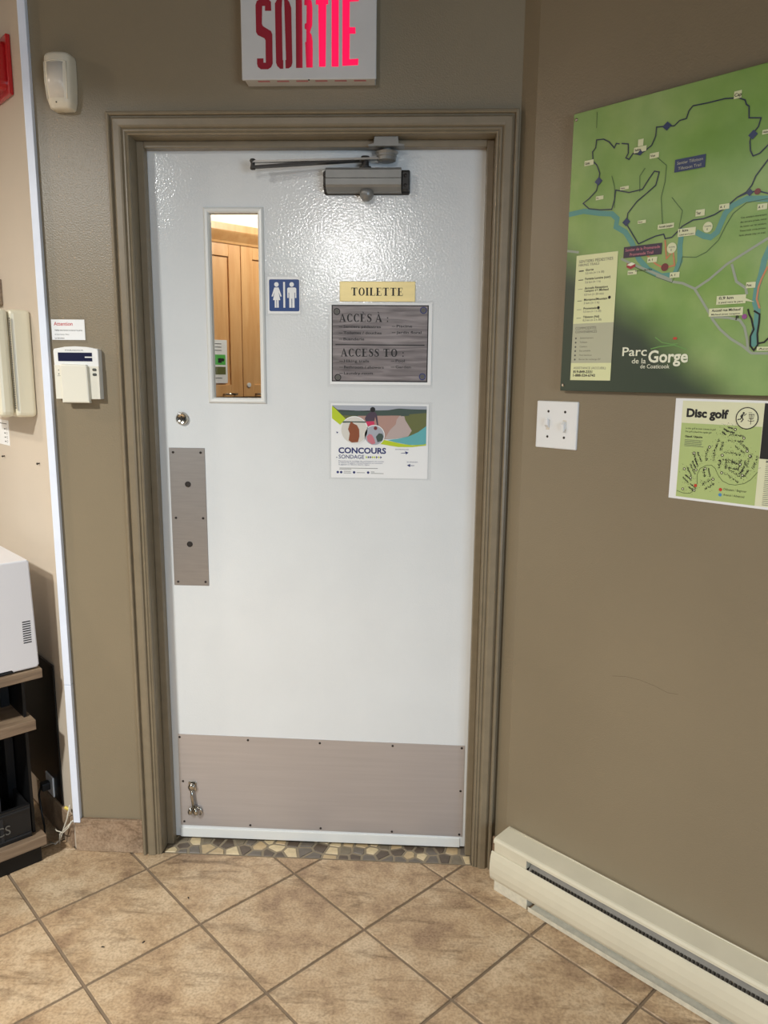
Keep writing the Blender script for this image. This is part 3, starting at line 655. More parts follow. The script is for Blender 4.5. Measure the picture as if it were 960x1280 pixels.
b.flat(P((172, 338), (188, 342), (178, 352)), y); b.disc(px(176), pz(526), .0016, y, 8)
b.build('navy_lettering', M_navy, t)['kind'] = 'stuff'
b = MB()
for i in (0, 3, 4, 6): X = 386+i*15; b.flat(P((X, 512), (X+12, 522), (X, 532)), y)
b.build('lime_chevrons', M_lime, t)
b = MB()
for x0, x1, Y in ((196, 474, 604), (196, 282, 612), (226, 278, 628), (226, 280, 640), (320, 380, 637), (424, 450, 630), (424, 516, 641)): b.rect(px(x0), px(x1), pz(Y+1.6), pz(Y-1.6), y)
b.build('fine_print', M_inkgrey, t)['kind'] = 'stuff'

# ------------------------------------------------------------------ exit sign
t = thing('exit_sign', 'red and white illuminated SORTIE exit sign on the wall over the door', 'exit sign', (-0.289, 0.0, 2.160))
MB().box(.004, .328, -.050, 0.0, .003, .205, .002).build('housing', M_exit, t)
FY = -.0545
MB().box(0, .332, FY, -.046, 0, .208, .0025).build('face_plate', M_exit, t)
def lx(X): return (X-66)/(862-66)*.332
Z0, Z1 = .0235, .180
def lz(Y): return Z1-(Y-5)/(424-5)*(Z1-Z0)
def LP(*q): return [(lx(a), lz(c)) for a, c in q]
yy = FY-.0006
def thick(b, pts, wd, y):
    pts = [Vector(LP(p)[0]) for p in pts]; b.ribbon(pts, wd, y)
SW = lx(105)-lx(66)
letters = {
 'S': [[(152, 40), (160, 16), (180, 5), (225, 5), (243, 22), (245, 75), (208, 75), (208, 46), (192, 46), (190, 150), (196, 165), (244, 195), (252, 215), (255, 390), (246, 412), (228, 424), (186, 424), (168, 410), (162, 392), (162, 358), (200, 358), (200, 384), (214, 384), (212, 250), (206, 238), (166, 218), (156, 200)]],
 'O': [[(266, 32), (278, 10), (296, 5), (309, 5), (306, 60), (314, 370), (318, 370), (318, 422), (300, 422), (282, 405), (275, 385)], [(320, 5), (338, 8), (352, 28), (362, 60), (372, 385), (366, 408), (350, 420), (332, 420), (330, 370), (334, 368), (322, 60)]],
 'R': [[(387, -2), (424, -2), (432, 418), (394, 418)], [(438, -2), (462, 2), (480, 20), (486, 60), (486, 165), (478, 190), (474, 205), (484, 222), (490, 260), (492, 416), (454, 416), (446, 262), (452, 262), (452, 190), (442, 182), (442, 155), (452, 150), (452, 46), (438, 44)]],
 'T': [[(505, -2), (577, -2), (577, 42), (566, 42), (568, 412), (530, 412), (520, 42), (505, 42)]],
 'I': [[(597, -2), (638, -2), (645, 412), (604, 412)]],
 'E': [[(660, -2), (755, -2), (755, 25), (702, 28), (704, 178), (738, 178), (740, 216), (706, 216), (708, 368), (760, 366), (760, 404), (667, 408)]]}
# straighten the slight lean that the photograph's perspective gives the rows
for ch in 'SORTIE':
    b = MB()
    for q in letters[ch]:
        b.flat(LP(*[(X-(Y-210)*0.020, Y) for X, Y in q]), yy)
    bmesh.ops.triangulate(b.bm, faces=b.bm.faces[:]); b.build('letter', M_exitred, t)
b = MB()
for i in range(6): b.rect(.036+i*.048, .066+i*.048, -.043, -.030, 0)
bmesh.ops.rotate(b.bm, verts=b.bm.verts[:], cent=(0, 0, 0), matrix=Matrix.Rotation(R(90), 3, 'X'))
for v in b.bm.verts: v.co = Vector((v.co.x, -.037+(v.co.y-.0365 if v.co.y > 0 else v.co.y+.0365), .0028))
b.build('vent_slots', M_pinkink, t)
MB().lathe((.166, FY+.004, .002), (0, 0, -1), [(-.001, .0035), (.001, .0035), (.003, .0018)], 10).build('screw', M_screw, t)

# ------------------------------------------------------------------ motion detector
t = thing('motion_detector', 'cream motion detector high on the wall left of the exit sign', 'detector', (-0.762, 0.0, 2.105), R(-3))
def shell(b, rowsdef, n=14):
    rows = []
    for z, hw, dp, bk in rowsdef:
        r = [b.bm.verts.new((-hw, 0, z))]
        for i in range(n+1):
            a = math.pi*i/n; r.append(b.bm.verts.new((-hw*math.cos(a)**1 if abs(math.cos(a)) < 1 else -hw*math.cos(a), -bk-(dp-bk)*math.sin(a)**0.55, z)))
        r.append(b.bm.verts.new((hw, 0, z))); rows.append(r)
    for a, c in zip(rows, rows[1:]):
        for i in range(len(a)-1): b.bm.faces.new([a[i], a[i+1], c[i+1], c[i]])
    b.bm.faces.new(rows[0]); b.bm.faces.new(rows[-1][::-1]); bmesh.ops.recalc_face_normals(b.bm, faces=b.bm.faces[:])
b = MB(); shell(b, [(0.0, .024, .030, .016), (.003, .028, .036, .018), (.020, .032, .044, .020), (.060, .0345, .050, .021), (.100, .0345, .049, .021), (.120, .034, .046, .020), (.127, .032, .042, .018), (.130, .029, .038, .016)])
b.build('detector_body', M_cream, t, True)
b = MB(); shell(b, [(.022, .024, .0452, .030), (.060, .0265, .0515, .030), (.104, .0270, .0503, .030)]); b.build('lens_window', M_lens, t, True)
b = MB(); b.tube([(-.026, -.040, .020), (-.0285, -.043, .060), (-.0290, -.042, .106)], .0016, 8); b.tube([(.026, -.040, .020), (.0285, -.043, .060), (.0290, -.042, .106)], .0016, 8)
b.tube([(-.026, -.0425, .1075), (0, -.0505, .1075), (.026, -.0425, .1075)], .0011, 6); b.build('lens_rail', M_cream, t, True)
MB().lathe((-.002, -.0425, .012), (0, -1, -.15), [(0, .0018), (.002, .0014)], 8).build('indicator', M_ink, t)

# ------------------------------------------------------------------ alarm keypad and its notice
t = thing('alarm_keypad', 'white alarm keypad with dark display and closed flap on the narrow wall', 'keypad', (-0.766, 0.0, 1.362))
MB().prism([(-.061, .012), (.062, .012), (.062, .140), (.060, .146), (.030, .151), (0, .1525), (-.030, .151), (-.060, .146), (-.061, .140)], -.022, 0, .003).build('keypad_body', M_keypad_w, t)
MB().prism([(-.061, .012), (.062, .012), (.062, .100), (-.061, .103)], -.0235, -.021, .001).build('lower_face', M_keypad, t)
scr = MB().rect(-.049, .045, .113, .136, -.0226).build('display', M_lcd, t); MB().rect(.025, .052, .1225, .1255, -.0229).build('display_tab', M_keypad_w, scr)
fl = MB().prism([(-.040, .002), (.036, .002), (.034, .099), (.030, .104), (-.036, .106), (-.041, .101)], -.034, -.022, .004).build('flap', M_keypad, t)
for z in (.078, .091): MB().prism(rrect(.0445, .0555, z-.0035, z+.0035, .003), -.0255, -.0230, .0008).build('button', M_button, t)
b = MB(); b.text('PARADOX', -.028, .1405, .0032, -.0226, w=.050); b.disc(-.049, .089, .0016, -.0238, 8); b.disc(-.049, .079, .0018, -.0238, 8); b.rect(-.053, -.045, .0735, .0745, -.0238); b.build('printed_marks', M_inkgrey, t)['kind'] = 'stuff'
t = thing('notice_card', 'small laminated Attention card with red heading right above the keypad', 'notice', (-0.838, 0.0, 1.530))
MB().rect(-.012, .098, -.007, .064, -.0004).build('clear_sleeve', M_film, t)
MB().box(0, .092, -.0011, -.0005, .002, .056).build('card', M_paper, t)
MB().text('Attention', .007, .040, .0095, -.0013, w=.052, bold=.012).build('red_heading', M_inkred, t)
b = MB(); b.text('Veillez bien fermer et barrer la porte', .008, .026, .0036, -.0013, w=.077, bold=.012); b.text('en tout temps. Merci', .008, .015, .0036, -.0013, w=.040); b.text('La direction', .008, .005, .0036, -.0013, w=.026, bold=.012); b.build('lettering', M_ink, t)

# ------------------------------------------------------------------ cable raceway in the corner
t = thing('cable_raceway', 'tall narrow white plastic cable raceway in the corner left of the door', 'raceway', (-0.8665, 0.0, 0.097))
MB().box(.001, .0215, -.015, 0, 0, .443, .0012).build('lower_length', M_raceway, t)
MB().box(.001, .0215, -.015, 0, .4445, 2.495, .0012).build('upper_length', M_raceway, t)
t = thing('loose_cables', 'tangle of off-white cables hanging below the raceway beside the shelf', 'cables', (-0.88, -0.01, 0.0))
MB().tube([(.010, .002, .100), (-.012, .004, .075), (-.040, .014, .045), (-.048, .022, .006)], .0022).build('cable', M_cord, t, True)
MB().tube([(.006, .000, .099), (-.004, -.004, .078), (-.022, -.002, .060), (-.052, .018, .052), (-.065, .03, .055)], .0018).build('cable', M_cord, t, True)
MB().tube([(.002, .004, .15), (-.012, .008, .10), (-.028, .012, .06), (-.045, .022, .02), (-.060, .020, .0055), (-.085, .03, .0055)], .0022).build('cable', M_cord, t, True)
MB().cyl((-.016, .010, .138), (-.003, .006, .134), .0045, 10).build('yellow_tape', M_yellow, t, label='yellow tape wrap')

# ------------------------------------------------------------------ things on the beige wall
t = thing('fire_alarm', 'red fire alarm strobe high on the beige wall', 'fire alarm', onLw(-0.16, 2.167), RZL)
MB().box(-.075, .082, -.012, 0, 0, .147, .003).build('back_plate', M_red, t)
MB().prism(rrect(-.060, .066, .014, .136, .02), -.045, -.011, .006).build('sounder_body', M_red, t)
MB().prism(rrect(-.040, .046, .034, .116, .012), -.058, -.044, .008).build('strobe_lens', M_reddark, t)
t = thing('wall_cabinet', 'cream enamel wall box with piano hinge on the beige wall', 'cabinet', onLw(-0.072, 1.320), RZL)
MB().box(-.27, .002, -.058, 0, 0, .294, .012, 3).build('cabinet_body', M_cream2, t, False)
MB().box(-.274, .003, -.100, -.0595, .001, .295, .014, 3).build('cabinet_door', M_cream2, t, False)
b = MB()
for i in range(40): b.cyl((.0042, -.059, .024+i*.0062), (.0042, -.059, .0292+i*.0062), .0026, 8)
b.build('piano_hinge', M_chrome, t)['kind'] = 'stuff'
t = thing('posted_notice', 'white notice with black symbols on the beige wall below the cream box', 'notice', onLw(-0.45, 1.218), RZL)
MB().box(0, .112, -.0012, 0, 0, .078).build('paper', M_paper, t)
b = MB()
for i in range(4): b.rect(.070, .084, .010+i*.013, .013+i*.013, -.0014); b.ring(.096, .012+i*.013, .003, .0042, -.0014, 10)
b.rect(.01, .10, .066, .068, -.0014); b.build('symbols', M_ink, t)['kind'] = 'stuff'
for x, z, lab in ((-.399, 1.181, 'left'), (-.086, 1.186, 'right')):
    t = thing('wall_screw', 'bare screw in the beige wall under the ' + ('notice' if lab == 'left' else 'cream box'), 'screw', onLw(x, z), RZL)
    MB().lathe((0, 0, 0), (0.2, -1, -.1), [(0, .002), (.006, .002), (.007, .0038), (.009, .0026)], 8).build('screw_head', M_screw, t)
t = thing('picture_frame', 'dark edged frame on the beige wall just above the cream box', 'frame', onLw(-0.46, 1.640), RZL)
MB().box(-.20, .162, -.016, 0, 0, .075, .002).build('frame_board', M_walnut, t); MB().rect(-.19, .150, .012, .068, -.0243).build('print', M_paper, t)
t = thing('shade_board', 'matte black board added for the shade low on the beige wall behind the shelf end', 'board', onLw(-0.25, 0.108), RZL)  # black board added to stand for the deep shade beside the shelf
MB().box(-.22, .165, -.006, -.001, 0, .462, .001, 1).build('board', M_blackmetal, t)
t = thing('wall_outlet', 'white wall outlet with a black plug on the black board added for the shade', 'outlet', onLw(-0.175, 0.112, 0.006), RZL)
MB().box(-.032, .032, -.005, 0, 0, .066, .002).build('cover_plate', M_white, t)
pl = MB().box(-.012, .014, -.032, -.005, .020, .046, .004).build('plug', M_black, t)
MB().tube([(0, -.032, .033), (.02, -.045, .020), (.05, -.05, -.02), (.05, -.045, -.075), (.03, -.04, -.1085)], .003).build('power_cord', M_black, pl, True)

# ------------------------------------------------------------------ shelf unit with appliance and crate
SF = thing('shelf_unit', 'black metal shelf with walnut boards at the left edge under the white appliance', 'shelf', onS(-0.5, 0, 0), RZS)
W = 0.85
for x1, z0, z1, y0 in ((.4365, .577, .605, -.003), (.409, .424, .455, -.001), (.414, .054, .086, -.002)):
    MB().box(x1-W, x1, y0, .36, z0, z1, .0015, 1).build('shelf_board', M_walnut, SF)
for x in (.372, -.40):
    for y in (.16, .34): MB().box(x-.012, x+.012, y-.012, y+.012, 0.0, .577).build('post', M_blackmetal, SF)
MB().box(-.40, .385, .335, .345, .086, .577).build('back_panel', M_blackmetal, SF)
MB().box(.388, .396, .035, .350, .001, .576).build('light_block_panel', M_blackmetal, SF)  # black panel added to keep light out of the shelf end
MB().box(-.41, .40, .010, .35, 0.001, .052).build('plinth', M_blackmetal, SF)
t = thing('microwave', 'white countertop appliance with side vents on the top shelf', 'appliance', onS(-0.33, 0.6055, 0), RZS)
b = MB(); b.prism([(-.26, .012), (-.255, .004), (.150, .004), (.152, .016), (.190, .016), (.192, .004), (.256, .004), (.262, .012), (.255, .316), (.250, .322), (-.252, .322), (-.257, .316)], .004, .330, .004); b.build('casing', M_appl, t)
b = MB()
for i in range(10): b.rect(.224, .246, .082+i*.0068, .0852+i*.0068, .0036)
b.build('vent_grille', M_vent, t); b = MB()
for i in range(10): b.rect(.140, .166, .172+i*.0068, .1752+i*.0068, .0036)
b.build('vent_grille', M_vent, t)
MB().box(-.24, .188, .006, .02, .003, .0155).build('foot_recess', M_vent, t)
MB().rect(.135, .166, .262, .290, .0036).build('rating_label', M_paper, t)
for x in (-.22, .22):
    for y in (.03, .30): MB().cyl((x, y, -.0004), (x, y, .006), .012, 10).build('foot', M_black, t)
t = thing('plastic_crate', 'black plastic crate full of grey cartons on the bottom shelf', 'crate', onS(-0.36, 0.0865, -0.02), RZS)
b = MB(); b.box(-.24, .24, 0, .008, 0, .012); b.box(-.24, .24, -.002, .010, .088, .104); b.box(-.24, .24, 0, .006, .012, .088)
b.box(-.24, -.232, .008, .29, 0, .10); b.box(.232, .24, .008, .29, 0, .10); b.box(-.24, .24, .282, .29, 0, .10); b.box(-.232, .232, .008, .282, 0, .006); b.build('crate_shell', M_black, t)
b = MB(); b.box(-.238, .238, -.004, -.0005, .012, .016); b.box(-.238, .238, -.0045, -.002, .093, .097)
for i in range(5): b.box(-.16+i*.08-.004, -.16+i*.08+.004, -.003, 0, .016, .088)
b.build('crate_rib', M_vent, t)
MB().text('CS', .142, .034, .028, -.0042, w=.040).build('stencilled_letters', M_inkgrey, t)
for i, (x, z, a) in enumerate(((.150, .0985, 18), (.085, .100, -20), (.03, .095, 12))):
    o = thing('small_carton', ['grey carton lying tilted in the black crate, nearest its right end', 'grey carton leaning the other way in the crate, second from its right end', 'grey carton at the middle of the black crate'][i], 'carton', onS(-0.36+x, .0865+z-.03, -.10-.03*i), RZS+R(a), 'cartons in the black crate')
    MB().box(-.026, .026, -.02, .02, -.045, .048, .001, 1).build('box', M_greybox, o); MB().rect(-.018, .018, .008, .036, -.0203).build('label_panel', M_closer_dk, o)

# ------------------------------------------------------------------ right wall: switch plate, map board, poster, heater
t = thing('light_switch', 'white double toggle light switch plate under the left end of the map board', 'light switch', onR(0.1045, 1.2665), RZR)
MB().prism(rrect(-.060, .060, 0, .1195, .003), -.006, 0, .003).build('switch_plate', M_white, t)
for i, x in enumerate((-.024, .025)):
    MB().rect(x-.0055, x+.0055, .047, .073, -.0062).build('toggle_slot', M_lens, t)
    up_ = 1 if i else -1
    b = MB(); b.prism([(x-.0045, .052), (x+.0045, .052), (x+.004, .070), (x-.004, .070)], -.016, -.006, .0015)
    for v in b.bm.verts: v.co.z += (-up_)*(-(v.co.y+.006))*0.7
    b.build('toggle', M_white, t)
    for z in (.0295, .0935): MB().lathe((x, -.006, z), (0, -1, 0), [(-.001, .0032), (.0006, .0032), (.0012, .002)], 10).build('screw', M_screw, t)

BD = thing('map_board', 'large green park trail map board on the right wall', 'map', onR(0.120, 1.413), RZR)
MB().box(0, 0.96, -.020, 0, 0, .636, .001, 1).build('board_panel', M_map, BD)
y0 = -.0203; dyy = .0002
TR = {'trails': [[(185.0, 327.0), (152.5, 373.6), (154.1, 396.1), (174.9, 418.6), (193.0, 429.8), (216.5, 445.4), (222.4, 471.7), (211.1, 475.3), (199.9, 461.8), (185.8, 442.0), (154.1, 440.2), (120.8, 450.5), (118.9, 429.6), (113.6, 410.3), (82.9, 413.4), (54.7, 419.6), (38.3, 433.8), (53.3, 442.2), (71.7, 456.9), (75.2, 476.6), (77.5, 493.5), (69.4, 512.2), (58.4, 522.8), (55.6, 543.4), (63.4, 550.5), (64.3, 567.5), (82.7, 565.5), (96.7, 557.1), (111.0, 541.5), (115.0, 550.2), (123.7, 547.4)], [(128.3, 547.6), (144.7, 543.3), (146.1, 523.7), (140.9, 515.2), (149.0, 510.4), (157.8, 521.5), (174.0, 515.8), (186.0, 521.7), (200.8, 529.8), (208.6, 547.1), (209.1, 564.7), (234.4, 561.5), (249.3, 558.9), (260.3, 567.1), (274.6, 567.7), (279.1, 582.2), (286.9, 589.7), (320.3, 588.3), (352.6, 588.4), (379.2, 583.7), (392.7, 576.7), (396.1, 567.6), (401.6, 563.4), (403.6, 541.5), (426.7, 536.5), (423.2, 521.2), (411.7, 508.8), (409.2, 497.0), (411.9, 479.2), (418.0, 468.1), (430.4, 470.8), (444.2, 482.9), (462.6, 496.2), (490, 515), (540, 520), (590, 500)], [(185.0, 327.0), (206.5, 334.2), (224.8, 339.4), (243.0, 341.2), (246.8, 331.3), (261.7, 332.4), (272.8, 342.0), (283.7, 352.7), (306.1, 362.2), (328.7, 361.9), (350.5, 366.9), (371.4, 377.0), (393.8, 394.3), (411.4, 401.8), (420.6, 412.9), (426.7, 429.4), (446.8, 455.5), (464.9, 471.6), (520, 500)], [(393.8, 394.3), (411.6, 399.3), (431.9, 401.1), (452.8, 393.0), (473.6, 382.4), (540, 350), (620, 340)]],
 'thin': [[(178.9, 279.0), (205.5, 265.2), (237.9, 250.0), (269.4, 237.5), (284.7, 269.5), (288.9, 289.4), (318.2, 285.5), (340.2, 294.0), (363.3, 315.4), (374.7, 340.3), (388.6, 364.3), (413.3, 381.3), (453.8, 382.9)], [(215.1, 502.8), (237.8, 482.5), (237.3, 450.3), (230.8, 418.6), (238.2, 362.7)], [(108.5, 482.6), (116.9, 458.5), (120.1, 412.2)], [(179.9, 437.4), (177.3, 471.1), (188.8, 485.7)], [(255.1, 415.0), (281.1, 384.3), (277.4, 357.8), (275.8, 341.7)], [(61.6, 627.5), (62.6, 593.4)], [(500, 300), (560, 260), (640, 290), (720, 240)]],
 'river': [[(0.6, 414), (40.9, 416.2), (83.4, 405.7), (114.3, 400.4), (128.5, 388.1), (126.4, 371.1), (150.5, 356.7), (168.6, 331.7), (187.3, 295.4), (211.4, 270.4), (243.8, 253.5), (274.0, 253.8), (283.8, 280.6), (281.0, 313.8), (284.0, 348.8)], [(313.9, 337.1), (331.7, 327.0), (346.1, 322.7), (359.1, 331.7), (372.3, 366.6), (387.2, 380.0), (412.5, 389.0), (453.8, 382.9), (484.4, 371.0), (560, 350), (660, 380), (959, 360)], [(470, 300), (458.1, 268.0), (454.3, 237.0), (448.6, 214.9), (447.9, 185.4), (454.0, 169.0), (454.3, 146.1), (451.0, 123.2), (453.6, 98.0)]],
 'orange': [[(466.0, 253.9), (456.1, 230.1), (452.0, 214.6), (450.7, 192.0), (458.1, 173.4)], [(202.5, 305.3), (229.4, 280.1), (248.6, 269.9), (272.5, 273.4), (267.0, 304.3), (253.2, 289.1), (247.0, 328.5)]],
 'road': [[(231.4, 254.0), (267.3, 240.1), (293.8, 234.4), (320.4, 221.6), (334.7, 201.5), (351.7, 176.6), (365.9, 154.5), (382.3, 134.8), (405.6, 115.1), (430.5, 100.4), (450.5, 84.9), (482.2, 84.5), (513.1, 83.0), (620, 70), (780, 90), (959, 60)], [(322.9, 221.5), (351.3, 238.4), (385.0, 265.8), (460.9, 307.6), (560, 330)], [(394.5, 264.9), (407.1, 229.4), (426.9, 215.3), (430.4, 202.5)], [(365.4, 160.5), (397.0, 157.9), (421.1, 152.1), (431.7, 137.8), (438.5, 114.3), (443.0, 90.8)], [(144.7, 299.5), (172.0, 285.4), (268.9, 243.1)], [(1.2, 331.1), (33.3, 324.6)]],
 'black': [[(435.4, 173.4), (438.6, 162.9), (444.1, 153.5), (447.5, 141.8), (450.6, 132.5), (445.0, 118.7), (446.7, 100.1), (454.5, 90.7), (461.4, 102.1), (458.3, 123.0), (459.5, 145.9), (459.2, 161.9), (447.2, 169.4)], [(462.3, 104.4), (473.4, 106.5), (479.4, 113.2), (498.4, 121.8), (520, 150), (500, 190)]]}
k3 = .001
for nm, key, m, wd, lay in (('river', 'river', M_teal, 11.5, 1), ('road', 'road', M_road, 5.2, 2), ('footpath', 'thin', M_thin, 1.4, 3), ('orange_path', 'orange', M_orange, 3.6, 4), ('trail', 'trails', M_trail, 2.5, 5), ('gorge_loop', 'black', M_ink, 3.4, 5)):
    for pl in TR[key]:
        b = MB(); b.ribbon([(x*k3, z*k3) for x, z in pl], wd*k3, y0-lay*dyy)
        if key in ('road', 'river'):
            for x, z in pl[1:-1]: b.disc(x*k3, z*k3, wd*k3*.5, y0-lay*dyy-.00004, 10)
        b.build(nm, m, BD)
labs = [(48.1, 521.1, 23.9, 11.7), (81.1, 439.8, 19.4, 8.2), (142.3, 451.6, 21.0, 6.9), (189.7, 373.4, 19.2, 6.8), (208.6, 507.7, 21.0, 11.0), (174.4, 526.6, 29.3, 11.1), (174.7, 540.3, 12.7, 14.4), (377.6, 590.0, 14.8, 14.1), (320.3, 374.7, 19.4, 12.9), (369.5, 379.9, 20.7, 10.5), (246.5, 357.3, 36.6, 10.0), (294.1, 339.5, 38.7, 16.4), (220.6, 290.0, 22.6, 11.3), (274.7, 253.2, 21.7, 11.2), (174.6, 266.7, 22.2, 9.3), (445.0, 369.2, 18.4, 11.2), (436.7, 220.3, 18.4, 11.5), (481.3, 93.7, 42.4, 8.0), (399.7, 194.0, 59.4, 17.6), (391.2, 169.9, 69.7, 16.5), (441.8, 508.6, 20.1, 8.0)]
words = ['Camp', 'Pic', 'Halte', 'Pont', 'Vue', 'Refuge', '', 'Cap', 'Tour', 'A  f', 'Accueil Camping', '1 km', 'A  f', 'A  f', 'Grange', 'A  f', 'Pont', 'Accueil', '0,9 km', 'Accueil rue Michaud', 'Halte']
def map_label(shape, tx, lines):
    o = shape.build('map_label', M_lab, BD)
    if lines:
        b = MB()
        for a, kw in lines: b.text(*a, **kw)
        b.build('label_lettering', M_ink, o)['kind'] = 'stuff'
for (x, z, wd, ht), tx in zip(labs, words):
    b = MB(); b.rect((x-wd/2)*k3, (x+wd/2)*k3, (z-ht/2)*k3, (z+ht/2)*k3, y0-6*dyy)
    if tx == '0,9 km': b.flat([(.424, .1905), (.424, .1975), (.4475, .1865)], y0-6*dyy)
    two = ht > 15; ln = []
    if tx: ln.append(((tx, (x-wd*.42)*k3, (z+(ht*.08 if two else -ht*.22))*k3, ht*(.30 if two else .42)*k3, y0-7*dyy), dict(w=wd*(.84 if len(tx) > 6 else .5)*k3 if len(tx) > 3 else None, bold=.02)))
    if two: ln.append((('Michaud street reception' if 'rue' in tx else 'à pied vers le parc', (x-wd*.42)*k3, (z-ht*.36)*k3, ht*.20*k3, y0-7*dyy), dict(w=wd*.84*k3, bold=.01)))
    map_label(b, tx, ln)
for x, z, wd, ht in ((338.7, 343.7, 20.3, 21.4), (263.5, 310.2, 21.7, 22.3)):
    map_label(MB().disc(x*k3, z*k3, wd*.5*k3, y0-6*dyy, 20, ht*.5*k3), '', [(('Camping', (x-7)*k3, (z+1)*k3, .0026, y0-7*dyy), dict(w=.014)), (('E', (x-1.5)*k3, (z-6)*k3, .004, y0-7*dyy), {})])
bt = MB()
bt.text('P', .4127, .1528, .0084, y0-7*dyy, bold=.03); bt.text('Barnes de l’Est', .182, .268, .0036, y0-7*dyy, w=.040)
for i, tx in enumerate(('Ces sentiers traversent', 'des terrains privés, merci', 'de rester sur les sentiers', 'These trails cross private', 'land, please stay on trail')): bt.text(tx, .405, .352-.0085*i, .0032, y0-7*dyy, w=.050)
for x, z, wd, ht in ((233.2, 561.8, 20.5, 18.3), (75.9, 476.5, 20.7, 18.7), (152.2, 377.6, 19.8, 18.4), (414.3, 508.3, 18.6, 18.0), (418.3, 399.7, 13.5, 14.3), (175.0, 519.4, 12.7, 12.2)):
    MB().flat([((x-wd/2)*k3, z*k3), (x*k3, (z-ht/2)*k3), ((x+wd/2)*k3, z*k3), (x*k3, (z+ht/2)*k3)], y0-6.2*dyy).build('trail_marker', M_navybox, BD)
MB().rect(.2566, .3226, .4643, .4899, y0-6*dyy).build('trail_name_box', M_navybox, BD)
b = MB(); b.rect(.1504, .2410, .2997, .3237, y0-6*dyy); b.build('plum_box', M_plum, BD)
b = MB(); b.text('Sentier de la Promenade', .1545, .3135, .0060, y0-7*dyy, w=.082, bold=.01); b.text('Promenade Trail', .166, .3030, .0060, y0-7*dyy, w=.056, bold=.01); b.build('pink_lettering', M_pinkink, BD)
b = MB(); b.text('Sentier Tillotson', .262, .4790, .0058, y0-7*dyy, w=.055); b.text('Tillotson Trail', .265, .4680, .0058, y0-7*dyy, w=.049); b.build('pale_lettering', M_leggrey, BD)
MB().disc(.2509, .2714, .0083, y0-6*dyy, 18).build('red_marker', M_reddot, BD); MB().disc(.4331, .3995, .0060, y0-6*dyy, 18).build('red_marker', M_reddot, BD)
b = MB(); b.disc(.4298, .1587, .0052, y0-6*dyy, 16); b.build('purple_marker', M_purple, BD)
b = MB(); b.flat([(.160, .279), (.170, .274), (.170, .284), (.160, .288)], y0-6*dyy); b.flat([(.170, .274), (.181, .279), (.181, .285), (.170, .284)], y0-6*dyy); b.build('red_house', M_roofred, BD)
b = MB(); b.flat([(.160, .284), (.170, .281), (.181, .285), (.172, .289)], y0-7*dyy); b.build('house_roof', M_logo, BD); b = MB()
b.text('Parc', .1632, .0825, .0190, y0-6*dyy, w=.060, bold=.012); b.text('de la', .1882, .0655, .0112, y0-6*dyy, w=.034, bold=.006); b.text('Gorge', .2275, .0680, .0250, y0-6*dyy, w=.0915, bold=.026); b.text('de Coaticook', .2098, .0545, .0088, y0-6*dyy, w=.069, bold=.006)
b.build('park_lettering', M_logo, BD)
b = MB(); b.ribbon([(.2318, .0972), (.2526, .1018), (.286, .1045), (.3146, .0944)], .0026, y0-6*dyy); b.build('logo_swoosh', M_logogreen, BD); b = MB(); b.ribbon([(.2404, .1226), (.2571, .1109), (.2782, .1066), (.2944, .1072)], .0022, y0-6*dyy); b.build('logo_swoosh', M_logogreen, BD)
b = MB(); b.disc(.2864, .1189, .0050, y0-6*dyy, 10, .003); b.build('logo_spot', M_redink, BD)
lg = MB().rect(.0285, .1365, .026, .317, y0-6*dyy).build('legend_panel', M_legend, BD); MB().rect(.0285, .1365, .067, .1595, y0-6.5*dyy).build('legend_band', M_leggrey, lg)
b = MB(); yl = y0-7*dyy
def Lz(Y): return .317-(Y-50)/(1180-50)*.291
for tx, x0, x1, Y, h in (('SENTIERS PÉDESTRES', 36, 125, 118, .0062), ('HIKING TRAILS', 36, 90, 148, .0054), ('COMMODITÉS', 36, 92, 716, .0062), ('CONVENIENCES', 36, 94, 747, .0056), ('ASSISTANCE (ACCUEIL)', 36, 123, 1077, .0052),
        ('3,5 km (≈ 1 h 30)', 55, 104, 222, .0046), ('2,6 km (≈ 1 h)', 55, 96, 302, .0046), ('0,9 km (≈ 20 min)', 55, 106, 412, .0046), ('3 km (≈ 1 h)', 55, 96, 488, .0046), ('5,5 km (≈ 1 h 30)', 55, 102, 564, .0046), ('8,3 km (≈ 2 h 30)', 55, 104, 641, .0046)):
    b.text(tx, x0*k3, Lz(Y), h, yl, w=(x1-x0)*k3)
for tx, x1, Y in (('Stationnement', 86, 800), ('Toilettes', 70, 838), ('Casiers', 70, 878), ('Eau potable', 80, 916), ('Point lumineux', 84, 956), ('Borne de recharge EV', 108, 994)):
    b.text(tx, .050, Lz(Y), .0036, yl, w=(x1-50)*k3); b.disc(.0385, Lz(Y-5), .0024, yl, 8)
b.build('legend_small_lettering', M_inkgrey, lg)['kind'] = 'stuff'
b = MB()
for tx, x0, x1, Y in (('Gorge', 55, 76, 194), ('Foresta Lumina (soir)', 55, 121, 272), ('Accueils Réceptions', 55, 116, 355), ('Camping ↔ Michaud', 55, 118, 379), ('Montagne/Mountain', 55, 116, 458), ('Promenade', 55, 90, 536), ('Tillotson (Nd)', 55, 98, 613)): b.text(tx, x0*k3, Lz(Y), .0048, yl, w=(x1-x0)*k3, bold=.02)
for Y, wd, hh in ((190, 13, 2.2), (270, 13, 1.6), (352, 12, .7), (457, 12, 1.0), (535, 12, .7), (612, 12, .9)): b.rect(.037, (37+wd)*k3, Lz(Y)-hh*.5*k3, Lz(Y)+hh*.5*k3, yl)
b.disc(.1215, Lz(442), .0036, yl, 14); b.disc(.0945, Lz(527), .0036, yl, 14)
